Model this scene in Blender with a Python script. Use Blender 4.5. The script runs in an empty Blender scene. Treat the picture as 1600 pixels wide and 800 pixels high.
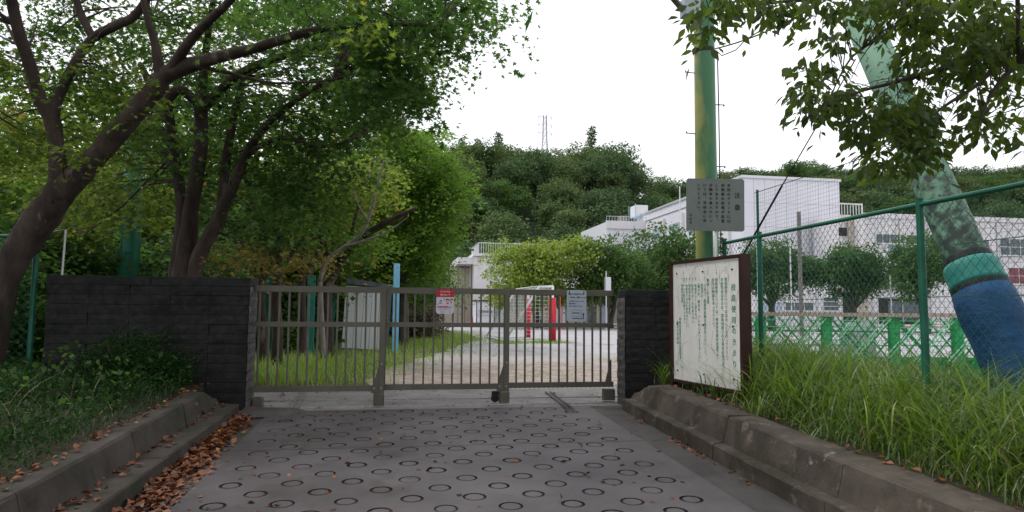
import bpy, math, random
import numpy as np
from mathutils import Vector, Matrix
R_ = random.Random(7)
rng = np.random.default_rng(11)
scene = bpy.context.scene
COL = scene.collection

# ---------------------------------------------------------------- camera
FPX = 1050.0
YAW, PITCH, ROLL = math.radians(9.5), math.radians(4.47), math.radians(0.5)
CAM = np.array([0.0, 0.0, 1.5])
_F = np.array([math.sin(YAW) * math.cos(PITCH), math.cos(YAW) * math.cos(PITCH), math.sin(PITCH)])
_R = np.array([math.cos(YAW), -math.sin(YAW), 0.0])
_U = np.cross(_R, _F)
CR = _R * math.cos(ROLL) + _U * math.sin(ROLL)
CU = np.cross(CR, _F)
cam_data = bpy.data.cameras.new('camera')
cam_data.sensor_width = 36
cam_data.lens = FPX / 1600 * 36
cam_data.clip_start = 0.05
cam_data.clip_end = 3000
cam = bpy.data.objects.new('camera', cam_data)
COL.objects.link(cam)
cam.matrix_world = Matrix(((CR[0], CU[0], -_F[0], CAM[0]), (CR[1], CU[1], -_F[1], CAM[1]), (CR[2], CU[2], -_F[2], CAM[2]), (0, 0, 0, 1)))
scene.camera = cam

def ray(u, v): return _F + (u - 800) / FPX * CR + (400 - v) / FPX * CU
def P(u, v, d): return CAM + d * ray(u, v)                       # a point at camera depth d
def PY(u, v, Y): r = ray(u, v); return CAM + r * (Y / r[1])       # a point on the plane y = Y
def PXp(u, v, X): r = ray(u, v); return CAM + r * (X / r[0])
def PZ(u, v, z): r = ray(u, v); return CAM + r * ((z - 1.5) / r[2])

# ---------------------------------------------------------------- world, sun, exposure
SUN_EL, SUN_AZ = math.radians(58), math.radians(-55)             # azimuth from +Y towards +X
w = bpy.data.worlds.new('World'); scene.world = w; w.use_nodes = True
nt = w.node_tree; nt.nodes.clear()
sky = nt.nodes.new('ShaderNodeTexSky'); sky.sky_type = 'NISHITA'; sky.sun_disc = False
sky.sun_elevation = SUN_EL; sky.sun_rotation = SUN_AZ; sky.air_density = 1.2; sky.dust_density = 3.0
hsv = nt.nodes.new('ShaderNodeHueSaturation'); hsv.inputs['Saturation'].default_value = 0.25
nt.links.new(sky.outputs[0], hsv.inputs['Color'])
tc = nt.nodes.new('ShaderNodeTexCoord'); nz = nt.nodes.new('ShaderNodeTexNoise'); nz.inputs['Scale'].default_value = 2.2; nz.inputs['Detail'].default_value = 4
nt.links.new(tc.outputs['Generated'], nz.inputs['Vector'])
cr = nt.nodes.new('ShaderNodeValToRGB'); cr.color_ramp.elements[0].position = .3; cr.color_ramp.elements[1].position = .75
cr.color_ramp.elements[0].color = (10.2, 10.6, 11.2, 1); cr.color_ramp.elements[1].color = (12.2, 12.2, 12.3, 1)
nt.links.new(nz.outputs['Fac'], cr.inputs['Fac'])
mx = nt.nodes.new('ShaderNodeMixRGB'); mx.inputs[0].default_value = 0.88
nt.links.new(hsv.outputs[0], mx.inputs[1]); nt.links.new(cr.outputs[0], mx.inputs[2])
bg = nt.nodes.new('ShaderNodeBackground'); bg.inputs['Strength'].default_value = 0.128
nt.links.new(mx.outputs[0], bg.inputs['Color'])
wo = nt.nodes.new('ShaderNodeOutputWorld'); nt.links.new(bg.outputs[0], wo.inputs['Surface'])
sl = bpy.data.lights.new('sun', 'SUN'); sl.energy = 1.5; sl.angle = math.radians(14); sl.color = (1, .96, .9)
so = bpy.data.objects.new('sun', sl); COL.objects.link(so)
sd = Vector((math.sin(SUN_AZ) * math.cos(SUN_EL), math.cos(SUN_AZ) * math.cos(SUN_EL), math.sin(SUN_EL)))
so.rotation_euler = sd.to_track_quat('Z', 'Y').to_euler(); so.location = (0, 0, 60)
scene.view_settings.view_transform = 'Standard'; scene.view_settings.look = 'None'
scene.view_settings.exposure = 0.0; scene.view_settings.gamma = 1.0
scene.cycles.max_bounces = 7; scene.cycles.diffuse_bounces = 3; scene.cycles.transmission_bounces = 4; scene.cycles.glossy_bounces = 2
scene.cycles.use_denoising = True

# ---------------------------------------------------------------- materials
def mat(name, col, rough=.8, metal=0., col2=None, scale=8., detail=5., lo=.35, hi=.7, bump=0., bscale=None, spots=None, spec=.3, stretch=None, obj=False, extra=None):
    m = bpy.data.materials.new(name); m.use_nodes = True
    t = m.node_tree; b = t.nodes['Principled BSDF']
    b.inputs['Base Color'].default_value = (*col, 1); b.inputs['Roughness'].default_value = rough
    b.inputs['Metallic'].default_value = metal; b.inputs['Specular IOR Level'].default_value = spec
    if col2 is None and not bump: return m
    co = t.nodes.new('ShaderNodeTexCoord') if obj else t.nodes.new('ShaderNodeNewGeometry')
    vec = co.outputs['Object'] if obj else co.outputs['Position']
    if stretch:
        mp = t.nodes.new('ShaderNodeMapping'); mp.inputs['Scale'].default_value = stretch
        t.links.new(vec, mp.inputs[0]); vec = mp.outputs[0]
    cur = None
    if col2 is not None:
        n = t.nodes.new('ShaderNodeTexNoise'); n.inputs['Scale'].default_value = scale; n.inputs['Detail'].default_value = detail; n.inputs['Roughness'].default_value = .62
        t.links.new(vec, n.inputs['Vector'])
        r = t.nodes.new('ShaderNodeValToRGB'); r.color_ramp.elements[0].position = lo; r.color_ramp.elements[1].position = hi
        r.color_ramp.elements[0].color = (*col, 1); r.color_ramp.elements[1].color = (*col2, 1)
        t.links.new(n.outputs['Fac'], r.inputs['Fac']); cur = r.outputs[0]
    for sp in (spots or []):                                        # (colour, scale, threshold, softness)
        n = t.nodes.new('ShaderNodeTexNoise'); n.inputs['Scale'].default_value = sp[1]; n.inputs['Detail'].default_value = 6; n.inputs['Roughness'].default_value = .65
        t.links.new(vec, n.inputs['Vector'])
        r = t.nodes.new('ShaderNodeValToRGB'); r.color_ramp.elements[0].position = sp[2]; r.color_ramp.elements[1].position = sp[2] + sp[3]
        t.links.new(n.outputs['Fac'], r.inputs['Fac'])
        q = t.nodes.new('ShaderNodeMixRGB'); q.inputs[2].default_value = (*sp[0], 1)
        t.links.new(r.outputs[0], q.inputs[0])
        if cur is not None: t.links.new(cur, q.inputs[1])
        else: q.inputs[1].default_value = (*col, 1)
        cur = q.outputs[0]
    if cur is not None: t.links.new(cur, b.inputs['Base Color'])
    if bump:
        n = t.nodes.new('ShaderNodeTexNoise'); n.inputs['Scale'].default_value = bscale or scale * 6; n.inputs['Detail'].default_value = 6; n.inputs['Roughness'].default_value = .7
        t.links.new(vec, n.inputs['Vector'])
        bm = t.nodes.new('ShaderNodeBump'); bm.inputs['Strength'].default_value = 1; bm.inputs['Distance'].default_value = bump
        t.links.new(n.outputs['Fac'], bm.inputs['Height']); t.links.new(bm.outputs[0], b.inputs['Normal'])
    return m

def leaf_mat(name, c0, c1, c2=None, trans=.45, rough=.5, p2=.93, gloss=.06, ovar=.22):
    m = bpy.data.materials.new(name); m.use_nodes = True; t = m.node_tree; t.nodes.clear()
    g = t.nodes.new('ShaderNodeNewGeometry')
    r = t.nodes.new('ShaderNodeValToRGB'); r.color_ramp.elements[0].color = (*c0, 1); r.color_ramp.elements[1].color = (*c1, 1)
    r.color_ramp.elements[1].position = .88
    if c2: e = r.color_ramp.elements.new(p2); e.color = (*c2, 1)
    n = t.nodes.new('ShaderNodeTexNoise'); n.inputs['Scale'].default_value = .9; n.inputs['Detail'].default_value = 2
    t.links.new(g.outputs['Position'], n.inputs['Vector'])
    ma = t.nodes.new('ShaderNodeMath'); ma.operation = 'MULTIPLY_ADD'; ma.inputs[1].default_value = .9; ma.inputs[2].default_value = -.45
    t.links.new(n.outputs['Fac'], ma.inputs[0])
    oi = t.nodes.new('ShaderNodeObjectInfo')
    m3 = t.nodes.new('ShaderNodeMath'); m3.operation = 'MULTIPLY_ADD'; m3.inputs[1].default_value = .75
    t.links.new(g.outputs['Random Per Island'], m3.inputs[0]); t.links.new(ma.outputs[0], m3.inputs[2])
    m4 = t.nodes.new('ShaderNodeMath'); m4.operation = 'MULTIPLY_ADD'; m4.inputs[1].default_value = ovar; t.links.new(oi.outputs['Random'], m4.inputs[0]); t.links.new(m3.outputs[0], m4.inputs[2])
    t.links.new(m4.outputs[0], r.inputs['Fac'])
    d = t.nodes.new('ShaderNodeBsdfDiffuse'); tr = t.nodes.new('ShaderNodeBsdfTranslucent')
    t.links.new(r.outputs[0], d.inputs[0])
    hs = t.nodes.new('ShaderNodeHueSaturation'); hs.inputs['Saturation'].default_value = 1.02; hs.inputs['Value'].default_value = 1.5; hs.inputs['Hue'].default_value = .49
    t.links.new(r.outputs[0], hs.inputs['Color']); t.links.new(hs.outputs[0], tr.inputs[0])
    a = t.nodes.new('ShaderNodeMixShader'); a.inputs[0].default_value = trans
    t.links.new(d.outputs[0], a.inputs[1]); t.links.new(tr.outputs[0], a.inputs[2])
    gl = t.nodes.new('ShaderNodeBsdfGlossy'); gl.inputs['Roughness'].default_value = rough
    b = t.nodes.new('ShaderNodeMixShader'); b.inputs[0].default_value = gloss
    t.links.new(a.outputs[0], b.inputs[1]); t.links.new(gl.outputs[0], b.inputs[2])
    o = t.nodes.new('ShaderNodeOutputMaterial'); t.links.new(b.outputs[0], o.inputs['Surface'])
    return m

M = {}
M['road'] = mat('road_concrete', (.062, .053, .057), .52, col2=(.118, .105, .110), scale=1.1, detail=10, lo=.36, hi=.66, bump=.003, bscale=110,
                spots=[((.055, .046, .043), 1.9, .54, .16), ((.20, .19, .195), 3.1, .66, .12), ((.27, .26, .26), 75, .70, .03), ((.035, .03, .028), 60, .70, .03), ((.07, .038, .026), 4.5, .66, .07)])
M['groove'] = mat('groove_dirt', (.014, .011, .010), .9, col2=(.11, .042, .022), scale=5, lo=.56, hi=.68, bump=.003, bscale=90)
M['apron'] = mat('apron_concrete', (.052, .046, .045), .75, col2=(.098, .09, .088), scale=2.2, detail=8, bump=.006, bscale=45, spots=[((.035, .045, .025), 3, .58, .12)])
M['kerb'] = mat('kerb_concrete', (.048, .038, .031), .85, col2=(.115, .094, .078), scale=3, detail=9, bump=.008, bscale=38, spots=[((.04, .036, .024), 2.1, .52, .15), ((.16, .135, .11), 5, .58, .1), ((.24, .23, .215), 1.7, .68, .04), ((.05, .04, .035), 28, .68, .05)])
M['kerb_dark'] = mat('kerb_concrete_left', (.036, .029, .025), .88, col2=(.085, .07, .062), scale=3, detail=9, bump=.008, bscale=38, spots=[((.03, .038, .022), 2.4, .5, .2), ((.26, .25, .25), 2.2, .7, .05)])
M['stone'] = mat('dark_granite', (.010, .010, .011), .82, col2=(.026, .025, .026), scale=14, bump=.012, bscale=55, spots=[((.11, .11, .115), 85, .67, .04), ((.006, .006, .007), 4, .5, .15), ((.055, .055, .057), 2.4, .62, .12)])  # the fine pale specks mottle the stone and paint in its glints
M['stone_end_lit'] = mat('granite_split_end_lit', (.06, .056, .054), .85, col2=(.14, .132, .128), scale=12, bump=.012, bscale=50)  # same granite in a lighter colour, painting in the light on the end faces
M['mortar'] = mat('mortar', (.008, .008, .009), .95, col2=(.014, .014, .014), scale=20)
M['gate'] = mat('bronze_paint', (.088, .079, .064), .45, .35, col2=(.12, .11, .09), scale=3, bump=.0004, bscale=40, spots=[((.04, .03, .022), 9, .66, .06)])
M['steel'] = mat('rail_steel', (.45, .44, .43), .35, .8, col2=(.25, .23, .22), scale=18, bump=.001)
M['dark_metal'] = mat('dark_metal', (.02, .02, .02), .5, .4)
M['screw'] = mat('galvanised', (.4, .4, .4), .4, .8)
M['ground'] = mat('ground_soil', (.045, .034, .024), .95, col2=(.03, .035, .015), scale=1.4, detail=8, bump=.02, bscale=14)
M['board'] = mat('board_panel', (.74, .72, .68), .62, col2=(.80, .79, .77), scale=2, spots=[((.46, .44, .41), 5.0, .57, .14)], stretch=(5, 5, .7), bump=.0008, bscale=60)
M['board_frame'] = mat('brown_steel', (.038, .016, .014), .38, .1, col2=(.055, .024, .02), scale=5)
M['crack'] = mat('crack_line', (.16, .15, .13), .9)
M['ink_green'] = mat('green_ink', (.03, .22, .12), .7, col2=(.10, .34, .21), scale=25)
M['ink_black'] = mat('black_ink', (.015, .015, .017), .7)
M['ink_white'] = mat('white_ink', (.75, .75, .75), .6)
M['ink_red'] = mat('red_ink', (.55, .02, .02), .5)
M['ink_blue'] = mat('blue_ink', (.12, .12, .3), .6)
M['skin_ink'] = mat('peach_ink', (.6, .38, .28), .6)
M['sign_grey'] = mat('sign_grey_paint', (.15, .17, .162), .5, .1, col2=(.18, .20, .19), scale=3, bump=.0003)
M['sign_blue'] = mat('sign_blue_grey', (.33, .37, .44), .5, col2=(.37, .41, .48), scale=8)
M['sign_white'] = mat('sign_white', (.50, .50, .58), .5)
M['sign_red'] = mat('sign_red', (.42, .02, .03), .45)
M['green_paint'] = mat('green_fence_paint', (.012, .10, .062), .4, .1, col2=(.02, .15, .095), scale=4, spots=[((.05, .04, .025), 14, .7, .05)])
M['green_wire'] = mat('green_wire', (.03, .14, .10), .4, .3)
M['net'] = mat('net_cord', (.02, .03, .03), .8)
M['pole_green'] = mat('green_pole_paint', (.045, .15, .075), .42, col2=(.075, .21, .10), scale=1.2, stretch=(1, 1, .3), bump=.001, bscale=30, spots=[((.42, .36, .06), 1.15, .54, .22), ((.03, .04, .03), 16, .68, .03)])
def yellow_side_pole(x0):  # mixes yellow into the green paint towards one side of the pole
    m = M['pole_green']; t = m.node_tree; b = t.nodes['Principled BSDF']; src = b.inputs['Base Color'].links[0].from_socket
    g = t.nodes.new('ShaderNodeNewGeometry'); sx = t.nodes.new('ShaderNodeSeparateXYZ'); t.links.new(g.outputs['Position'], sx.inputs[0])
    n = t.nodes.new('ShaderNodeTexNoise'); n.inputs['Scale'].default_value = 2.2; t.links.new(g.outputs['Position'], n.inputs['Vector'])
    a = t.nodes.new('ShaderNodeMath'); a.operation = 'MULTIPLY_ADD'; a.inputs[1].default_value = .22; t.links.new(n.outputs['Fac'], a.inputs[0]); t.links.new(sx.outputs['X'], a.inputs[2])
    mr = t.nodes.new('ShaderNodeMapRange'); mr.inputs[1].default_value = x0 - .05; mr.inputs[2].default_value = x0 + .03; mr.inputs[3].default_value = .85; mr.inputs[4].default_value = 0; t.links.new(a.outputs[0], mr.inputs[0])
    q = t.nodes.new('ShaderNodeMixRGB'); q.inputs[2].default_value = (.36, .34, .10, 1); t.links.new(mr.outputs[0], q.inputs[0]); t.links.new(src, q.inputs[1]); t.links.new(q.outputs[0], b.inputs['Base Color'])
M['pole_pale'] = mat('pale_green_paint', (.12, .25, .17), .6, col2=(.17, .31, .22), scale=2, bump=.002, bscale=30, spots=[((.035, .030, .028), 13.0, .56, .05), ((.10, .07, .06), 20, .62, .05), ((.08, .13, .10), 1.6, .5, .25)])
def grimy(x):
    m = M['pole_pale']; t = m.node_tree; b = t.nodes['Principled BSDF']; src = b.inputs['Base Color'].links[0].from_socket
    g = t.nodes.new('ShaderNodeNewGeometry'); sx = t.nodes.new('ShaderNodeSeparateXYZ'); t.links.new(g.outputs['Position'], sx.inputs[0])
    n = t.nodes.new('ShaderNodeTexNoise'); n.inputs['Scale'].default_value = 11; n.inputs['Detail'].default_value = 7; t.links.new(g.outputs['Position'], n.inputs['Vector'])
    a = t.nodes.new('ShaderNodeMath'); a.operation = 'MULTIPLY_ADD'; a.inputs[1].default_value = -.16; t.links.new(sx.outputs['Z'], a.inputs[0]); t.links.new(n.outputs['Fac'], a.inputs[2])
    mr = t.nodes.new('ShaderNodeMapRange'); mr.inputs[1].default_value = .02; mr.inputs[2].default_value = .22; t.links.new(a.outputs[0], mr.inputs[0])
    q = t.nodes.new('ShaderNodeMixRGB'); q.inputs[2].default_value = (.035, .042, .040, 1); t.links.new(mr.outputs[0], q.inputs[0]); t.links.new(src, q.inputs[1]); t.links.new(q.outputs[0], b.inputs['Base Color'])
grimy(0)
M['pad_blue'] = mat('blue_vinyl_pad', (.006, .040, .115), .6, col2=(.018, .078, .20), scale=4, bump=.02, bscale=6, spec=.2, spots=[((.05, .08, .10), 6, .62, .08)], stretch=(1, 1, 2.2))
M['tape_teal'] = mat('teal_vinyl', (.02, .19, .16), .55, col2=(.04, .24, .21), scale=5, bump=.01, bscale=9)
M['black'] = mat('black_rubber', (.008, .008, .01), .6)
M['cable'] = mat('cable', (.012, .012, .016), .6)
M['white_paint'] = mat('white_paint', (.72, .73, .74), .5, col2=(.62, .63, .64), scale=3)
M['red_pad'] = mat('red_pad', (.62, .03, .05), .5, col2=(.5, .02, .04), scale=4)
M['barrier_green'] = mat('barrier_green', (.012, .27, .07), .5, col2=(.03, .36, .11), scale=14, lo=.4, hi=.6)
M['barrier_pale'] = mat('barrier_pale', (.26, .60, .38), .5)
M['barrier_tan'] = mat('tan_timber', (.34, .27, .21), .7, col2=(.42, .35, .28), scale=5)
M['wall_white'] = mat('render_white', (.60, .58, .60), .85, col2=(.68, .66, .68), scale=.5, bump=.004, bscale=6, spots=[((.44, .41, .39), 1.3, .56, .2)], stretch=(1, 1, .16))
M['wall_beige'] = mat('render_beige', (.42, .37, .31), .85, col2=(.48, .43, .37), scale=.5, bump=.004)
M['wall_lilac'] = mat('cladding_white', (.60, .60, .66), .6, col2=(.66, .66, .71), scale=.3)
M['glass'] = mat('window_glass', (.05, .065, .085), .12, spec=.7)
M['glass_pale'] = mat('window_pale', (.35, .42, .52), .2, spec=.6)
M['curtain_red'] = mat('red_curtain', (.22, .06, .08), .5)
M['void'] = mat('dark_opening', (.035, .03, .03), .9)
M['frame_alu'] = mat('aluminium', (.55, .56, .58), .4, .5)
M['shed'] = mat('shed_boards', (.68, .70, .76), .6, col2=(.74, .76, .80), scale=4, stretch=(2, 2, .4), bump=.001)
M['shed_roof'] = mat('shed_roof', (.11, .125, .16), .5, col2=(.15, .17, .20), scale=5)
M['shed_dark'] = mat('shed_side', (.05, .05, .055), .7)
M['blue_paint'] = mat('light_blue_paint', (.16, .42, .62), .5, col2=(.22, .5, .7), scale=6, spots=[((.25, .25, .22), 15, .68, .04)])
M['block_grey'] = mat('concrete_block', (.28, .27, .26), .9, col2=(.12, .11, .10), scale=6)
M['orange'] = mat('orange_plastic', (.75, .09, .02), .5)
M['wood_pole'] = mat('weathered_pole', (.14, .12, .12), .8, col2=(.2, .18, .17), scale=3)
M['bark'] = mat('maple_bark', (.026, .019, .017), .92, col2=(.085, .060, .050), scale=5, stretch=(1, 1, .4), bump=.016, bscale=22, spots=[((.15, .14, .125), 4.2, .60, .07), ((.03, .045, .02), 2.2, .6, .12)])
M['bark_grey'] = mat('grey_bark', (.045, .038, .032), .92, col2=(.09, .078, .066), scale=5, bump=.01, bscale=15)
M['bark_pale'] = mat('pale_dead_bark', (.16, .14, .13), .9, col2=(.24, .22, .20), scale=9, bump=.003)
M['leaf_maple'] = leaf_mat('maple_leaf', (.020, .053, .012), (.068, .148, .028), (.12, .18, .03), trans=.66, p2=.97, gloss=.02)
M['leaf_maple_b'] = leaf_mat('maple_leaf_olive', (.050, .095, .016), (.18, .25, .038), (.40, .29, .04), trans=.62, p2=.95, gloss=.02)
M['leaf_bright'] = leaf_mat('bright_leaf', (.050, .120, .018), (.13, .235, .032), trans=.55, gloss=.02)
M['leaf_yellow'] = leaf_mat('yellow_green_leaf', (.10, .18, .018), (.24, .32, .035), (.30, .26, .04), trans=.42)
M['leaf_gold'] = leaf_mat('gold_leaf', (.10, .10, .02), (.24, .19, .035), trans=.5)
M['leaf_yard'] = leaf_mat('yard_tree_leaf', (.036, .088, .024), (.095, .175, .045), trans=.45, gloss=.02)
M['leaf_hill'] = leaf_mat('hill_leaf', (.032, .070, .026), (.115, .175, .058), (.19, .19, .09), trans=.3, gloss=.02, ovar=.38)
M['leaf_hill_b'] = leaf_mat('hill_leaf_blue', (.030, .066, .030), (.10, .165, .065), trans=.25, gloss=.02, ovar=.38)
M['leaf_broad'] = leaf_mat('broad_leaf', (.034, .068, .010), (.10, .155, .020), (.24, .30, .06), trans=.55, p2=.93, gloss=.03)
M['leaf_shrub'] = leaf_mat('shrub_leaf', (.010, .030, .007), (.030, .082, .017), (.09, .15, .05), trans=.3, gloss=.012, rough=.35, p2=.96)
M['grass'] = leaf_mat('grass_blade', (.045, .110, .009), (.165, .275, .028), (.38, .42, .18), trans=.5, p2=.93, gloss=.07)
M['grass_short'] = leaf_mat('short_grass', (.15, .27, .03), (.26, .40, .06), (.36, .36, .13), trans=.45)
M['dead_leaf'] = leaf_mat('fallen_leaf', (.07, .026, .014), (.27, .095, .038), (.5, .30, .07), trans=.1, p2=.95, gloss=.05)

# ---------------------------------------------------------------- mesh helpers
def tag(o, label=None, cat=None, group=None, kind=None):
    if label: o['label'] = label
    if cat: o['category'] = cat
    if group: o['group'] = group
    if kind: o['kind'] = kind
    return o
def link(o, parent=None):
    COL.objects.link(o)
    if parent is not None: o.parent = parent
    return o
def empty(name, loc=(0, 0, 0), label=None, cat=None, group=None, kind=None):
    o = bpy.data.objects.new(name, None); o.location = [float(a) for a in loc]; o.empty_display_size = .2
    COL.objects.link(o); return tag(o, label, cat, group, kind)

def np_mesh(name, V, loops, starts, totals, mats, midx=None, smooth=False):
    me = bpy.data.meshes.new(name)
    me.vertices.add(len(V)); me.vertices.foreach_set('co', np.asarray(V, np.float32).ravel())
    me.loops.add(len(loops)); me.loops.foreach_set('vertex_index', np.asarray(loops, np.int32))
    me.polygons.add(len(starts)); me.polygons.foreach_set('loop_start', np.asarray(starts, np.int32)); me.polygons.foreach_set('loop_total', np.asarray(totals, np.int32))
    if midx is not None: me.polygons.foreach_set('material_index', np.asarray(midx, np.int32))
    if smooth: me.polygons.foreach_set('use_smooth', np.ones(len(starts), bool))
    for m in mats: me.materials.append(m)
    me.update(calc_edges=True); me.validate(); return me

class MB:
    """collects shapes, links them as ONE mesh object"""
    def __init__(s): s.V = []; s.Fc = []; s.mi = []; s.cur = 0
    def add(s, vs, fs, mi=None):
        b = len(s.V); s.V.extend([tuple(float(c) for c in v) for v in vs]); s.Fc.extend([tuple(b + i for i in f) for f in fs]); s.mi.extend([s.cur if mi is None else mi] * len(fs)); return s
    def box(s, x0, x1, y0, y1, z0, z1, mi=None, M4=None):
        vs = [(x, y, z) for z in (z0, z1) for y in (y0, y1) for x in (x0, x1)]
        if M4 is not None: vs = [tuple(M4 @ Vector(v)) for v in vs]
        return s.add(vs, [(0, 2, 3, 1), (4, 5, 7, 6), (0, 1, 5, 4), (2, 6, 7, 3), (0, 4, 6, 2), (1, 3, 7, 5)], mi)
    def bbox(s, x0, x1, y0, y1, z0, z1, b=.006, mi=None):        # box with chamfered vertical + top edges
        n = []
        for z, i in ((z0, 0), (z1 - b, 0), (z1, b)):
            n += [(x0 + b + i, y0 + i, z), (x1 - b - i, y0 + i, z), (x1 - i, y0 + b + i, z), (x1 - i, y1 - b - i, z), (x1 - b - i, y1 - i, z), (x0 + b + i, y1 - i, z), (x0 + i, y1 - b - i, z), (x0 + i, y0 + b + i, z)]
        fs = [tuple(range(7, -1, -1)), tuple(range(16, 24))]
        for k in (0, 8):
            for j in range(8): fs.append((k + j, k + (j + 1) % 8, k + 8 + (j + 1) % 8, k + 8 + j))
        return s.add(n, fs, mi)
    def tube(s, pts, rad, n=8, cap=True, mi=None, jit=0.):
        pts = [Vector([float(c) for c in p]) for p in pts]
        if not hasattr(rad, '__len__'): rad = [rad] * len(pts)
        vs = []; prev = None
        for i, p in enumerate(pts):
            t = (pts[min(i + 1, len(pts) - 1)] - pts[max(i - 1, 0)]).normalized()
            if prev is None: a = t.orthogonal().normalized()
            else: a = (prev - t * prev.dot(t)).normalized()
            prev = a; b = t.cross(a)
            for j in range(n):
                an = 2 * math.pi * j / n; r = rad[i] * (1 + (R_.uniform(-jit, jit) if jit else 0))
                vs.append(p + a * (math.cos(an) * r) + b * (math.sin(an) * r))
        fs = [(i * n + j, i * n + (j + 1) % n, (i + 1) * n + (j + 1) % n, (i + 1) * n + j) for i in range(len(pts) - 1) for j in range(n)]
        if cap: fs += [tuple(range(n - 1, -1, -1)), tuple(range((len(pts) - 1) * n, len(pts) * n))]
        return s.add(vs, fs, mi)
    def prism(s, poly, d, mi=None):                               # poly: 3-D points, d: offset vector
        n = len(poly); d = np.asarray(d, float); a = [np.asarray(p, float) for p in poly]
        return s.add(a + [p + d for p in a], [tuple(range(n - 1, -1, -1)), tuple(range(n, 2 * n))] + [(i, (i + 1) % n, n + (i + 1) % n, n + i) for i in range(n)], mi)
    def mesh(s, name, mats, smooth=False):
        me = bpy.data.meshes.new(name); me.from_pydata(s.V, [], s.Fc)
        for m in (mats if isinstance(mats, (list, tuple)) else [mats]): me.materials.append(M[m] if isinstance(m, str) else m)
        me.polygons.foreach_set('material_index', s.mi)
        if smooth: me.polygons.foreach_set('use_smooth', [True] * len(s.Fc))
        me.update(); return me
    def build(s, name, mats, parent=None, smooth=False, **kw):
        o = bpy.data.objects.new(name, s.mesh(name, mats, smooth)); add_child(o, parent); return tag(o, **kw)
def add_child(o, parent=None):                                     # parts are modelled in world space, so undo the parent's place
    COL.objects.link(o)
    if parent is not None: o.parent = parent; o.matrix_parent_inverse = Matrix.Translation(-parent.location)
    return o
def inst(name, mesh, loc, parent=None, rot=(0, 0, 0), scale=(1, 1, 1), **kw):
    o = bpy.data.objects.new(name, mesh); o.location = [float(c) for c in loc]; o.rotation_euler = rot; o.scale = scale
    add_child(o, parent); return tag(o, **kw)
def copy_tree(o, parent=None):
    c = o.copy(); COL.objects.link(c); c.parent = parent
    for ch in list(o.children): copy_tree(ch, c)
    return c

# leaf templates: (verts, faces)
T_DIA = (np.array([(0, 0, 0), (-.36, .5, .04), (0, 1, 0), (.36, .5, .04)], float), [(0, 3, 2, 1)])
T_OVAL = (np.array([(0, 0, 0), (-.20, .28, .05), (-.25, .55, .07), (-.10, .86, .02), (0, 1.08, -.05), (.10, .86, .02), (.25, .55, .07), (.20, .28, .05), (0, .4, 0), (0, .75, 0)], float),
          [(0, 8, 1), (1, 8, 2), (2, 8, 9, 3), (3, 9, 4), (0, 7, 8), (7, 6, 8), (8, 6, 5, 9), (9, 5, 4)])
T_MAPLE = (np.array([(0, 0, 0), (-.52, .12, .05), (-.2, .34, 0), (-.46, .74, .05), (-.1, .56, 0), (0, 1.05, -.04), (.1, .56, 0), (.46, .74, .05), (.2, .34, 0), (.52, .12, .05)], float),
           [(0, 2, 1), (2, 4, 3), (0, 4, 2), (4, 6, 5), (0, 6, 4), (6, 8, 7), (0, 8, 6), (0, 9, 8)])

def place_leaves(C, D, N, S, tmpl):
    tv, tf = tmpl; n = len(C); k = len(tv)
    D = D / np.linalg.norm(D, axis=1, keepdims=True)
    X = np.cross(D, N); X /= np.linalg.norm(X, axis=1, keepdims=True) + 1e-9
    N = np.cross(X, D)
    V = C[:, None, :] + S[:, None, None] * (tv[None, :, 0, None] * X[:, None, :] + tv[None, :, 1, None] * D[:, None, :] + tv[None, :, 2, None] * N[:, None, :])
    lp = np.array([i for f in tf for i in f]); tot = np.array([len(f) for f in tf])
    L = (lp[None, :] + (np.arange(n) * k)[:, None]).ravel(); T = np.tile(tot, n); St = np.concatenate(([0], np.cumsum(T)[:-1]))
    return V.reshape(-1, 3), L, St, T
def leaves_obj(name, parts, material, parent=None, **kw):
    """parts: list of (C,D,N,S,tmpl)"""
    Vs, Ls, Ss, Ts = [], [], [], []; vb = lb = 0
    for p in parts:
        V, L, St, T = place_leaves(*p); Vs.append(V); Ls.append(L + vb); Ss.append(St + lb); Ts.append(T); vb += len(V); lb += len(L)
    me = np_mesh(name, np.concatenate(Vs), np.concatenate(Ls), np.concatenate(Ss), np.concatenate(Ts), [M[material]])
    o = bpy.data.objects.new(name, me); link(o, parent)
    if parent is not None: o.matrix_parent_inverse = Matrix.Translation(-Vector(parent.location))
    return tag(o, **kw)

def spray_pts(cs, rad, n, size, thick=.10, droop=.25, tilt=.5, down=.25, tmpl=T_MAPLE, jr=.3):
    """flat leaf sprays round the centres cs"""
    m = len(cs); cs = np.asarray(cs, float)
    rad = np.asarray(rad) * np.ones(m); rr = np.sqrt(rng.random((m, n))) * rad[:, None] * (1 + jr * np.clip(rng.normal(size=(m, 1)), -1.5, 1.2))
    an = rng.random((m, n)) * 2 * np.pi
    lobes = 1 + .35 * np.sin(an * rng.integers(2, 5, (m, 1)) + rng.random((m, 1)) * 6)
    rr = rr * lobes
    tl = np.clip(rng.normal(size=(m, 2)), -1.7, 1.7) * .28
    off = np.stack([np.cos(an) * rr, np.sin(an) * rr, -droop * rr ** 2 / np.maximum(rad[:, None], .01) + np.clip(rng.normal(size=(m, n)), -1.6, 1.6) * thick], -1)
    off[..., 2] += off[..., 0] * tl[:, :1] + off[..., 1] * tl[:, 1:]
    C = (cs[:, None, :] + off).reshape(-1, 3)
    D = np.stack([np.cos(an), np.sin(an), -down * np.ones_like(an)], -1).reshape(-1, 3) + rng.normal(size=(m * n, 3)) * .45
    N = np.array([0, 0, 1.]) + rng.normal(size=(m * n, 3)) * tilt
    S = size * (.65 + .7 * rng.random(m * n))
    return C, D, N, S, tmpl

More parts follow.
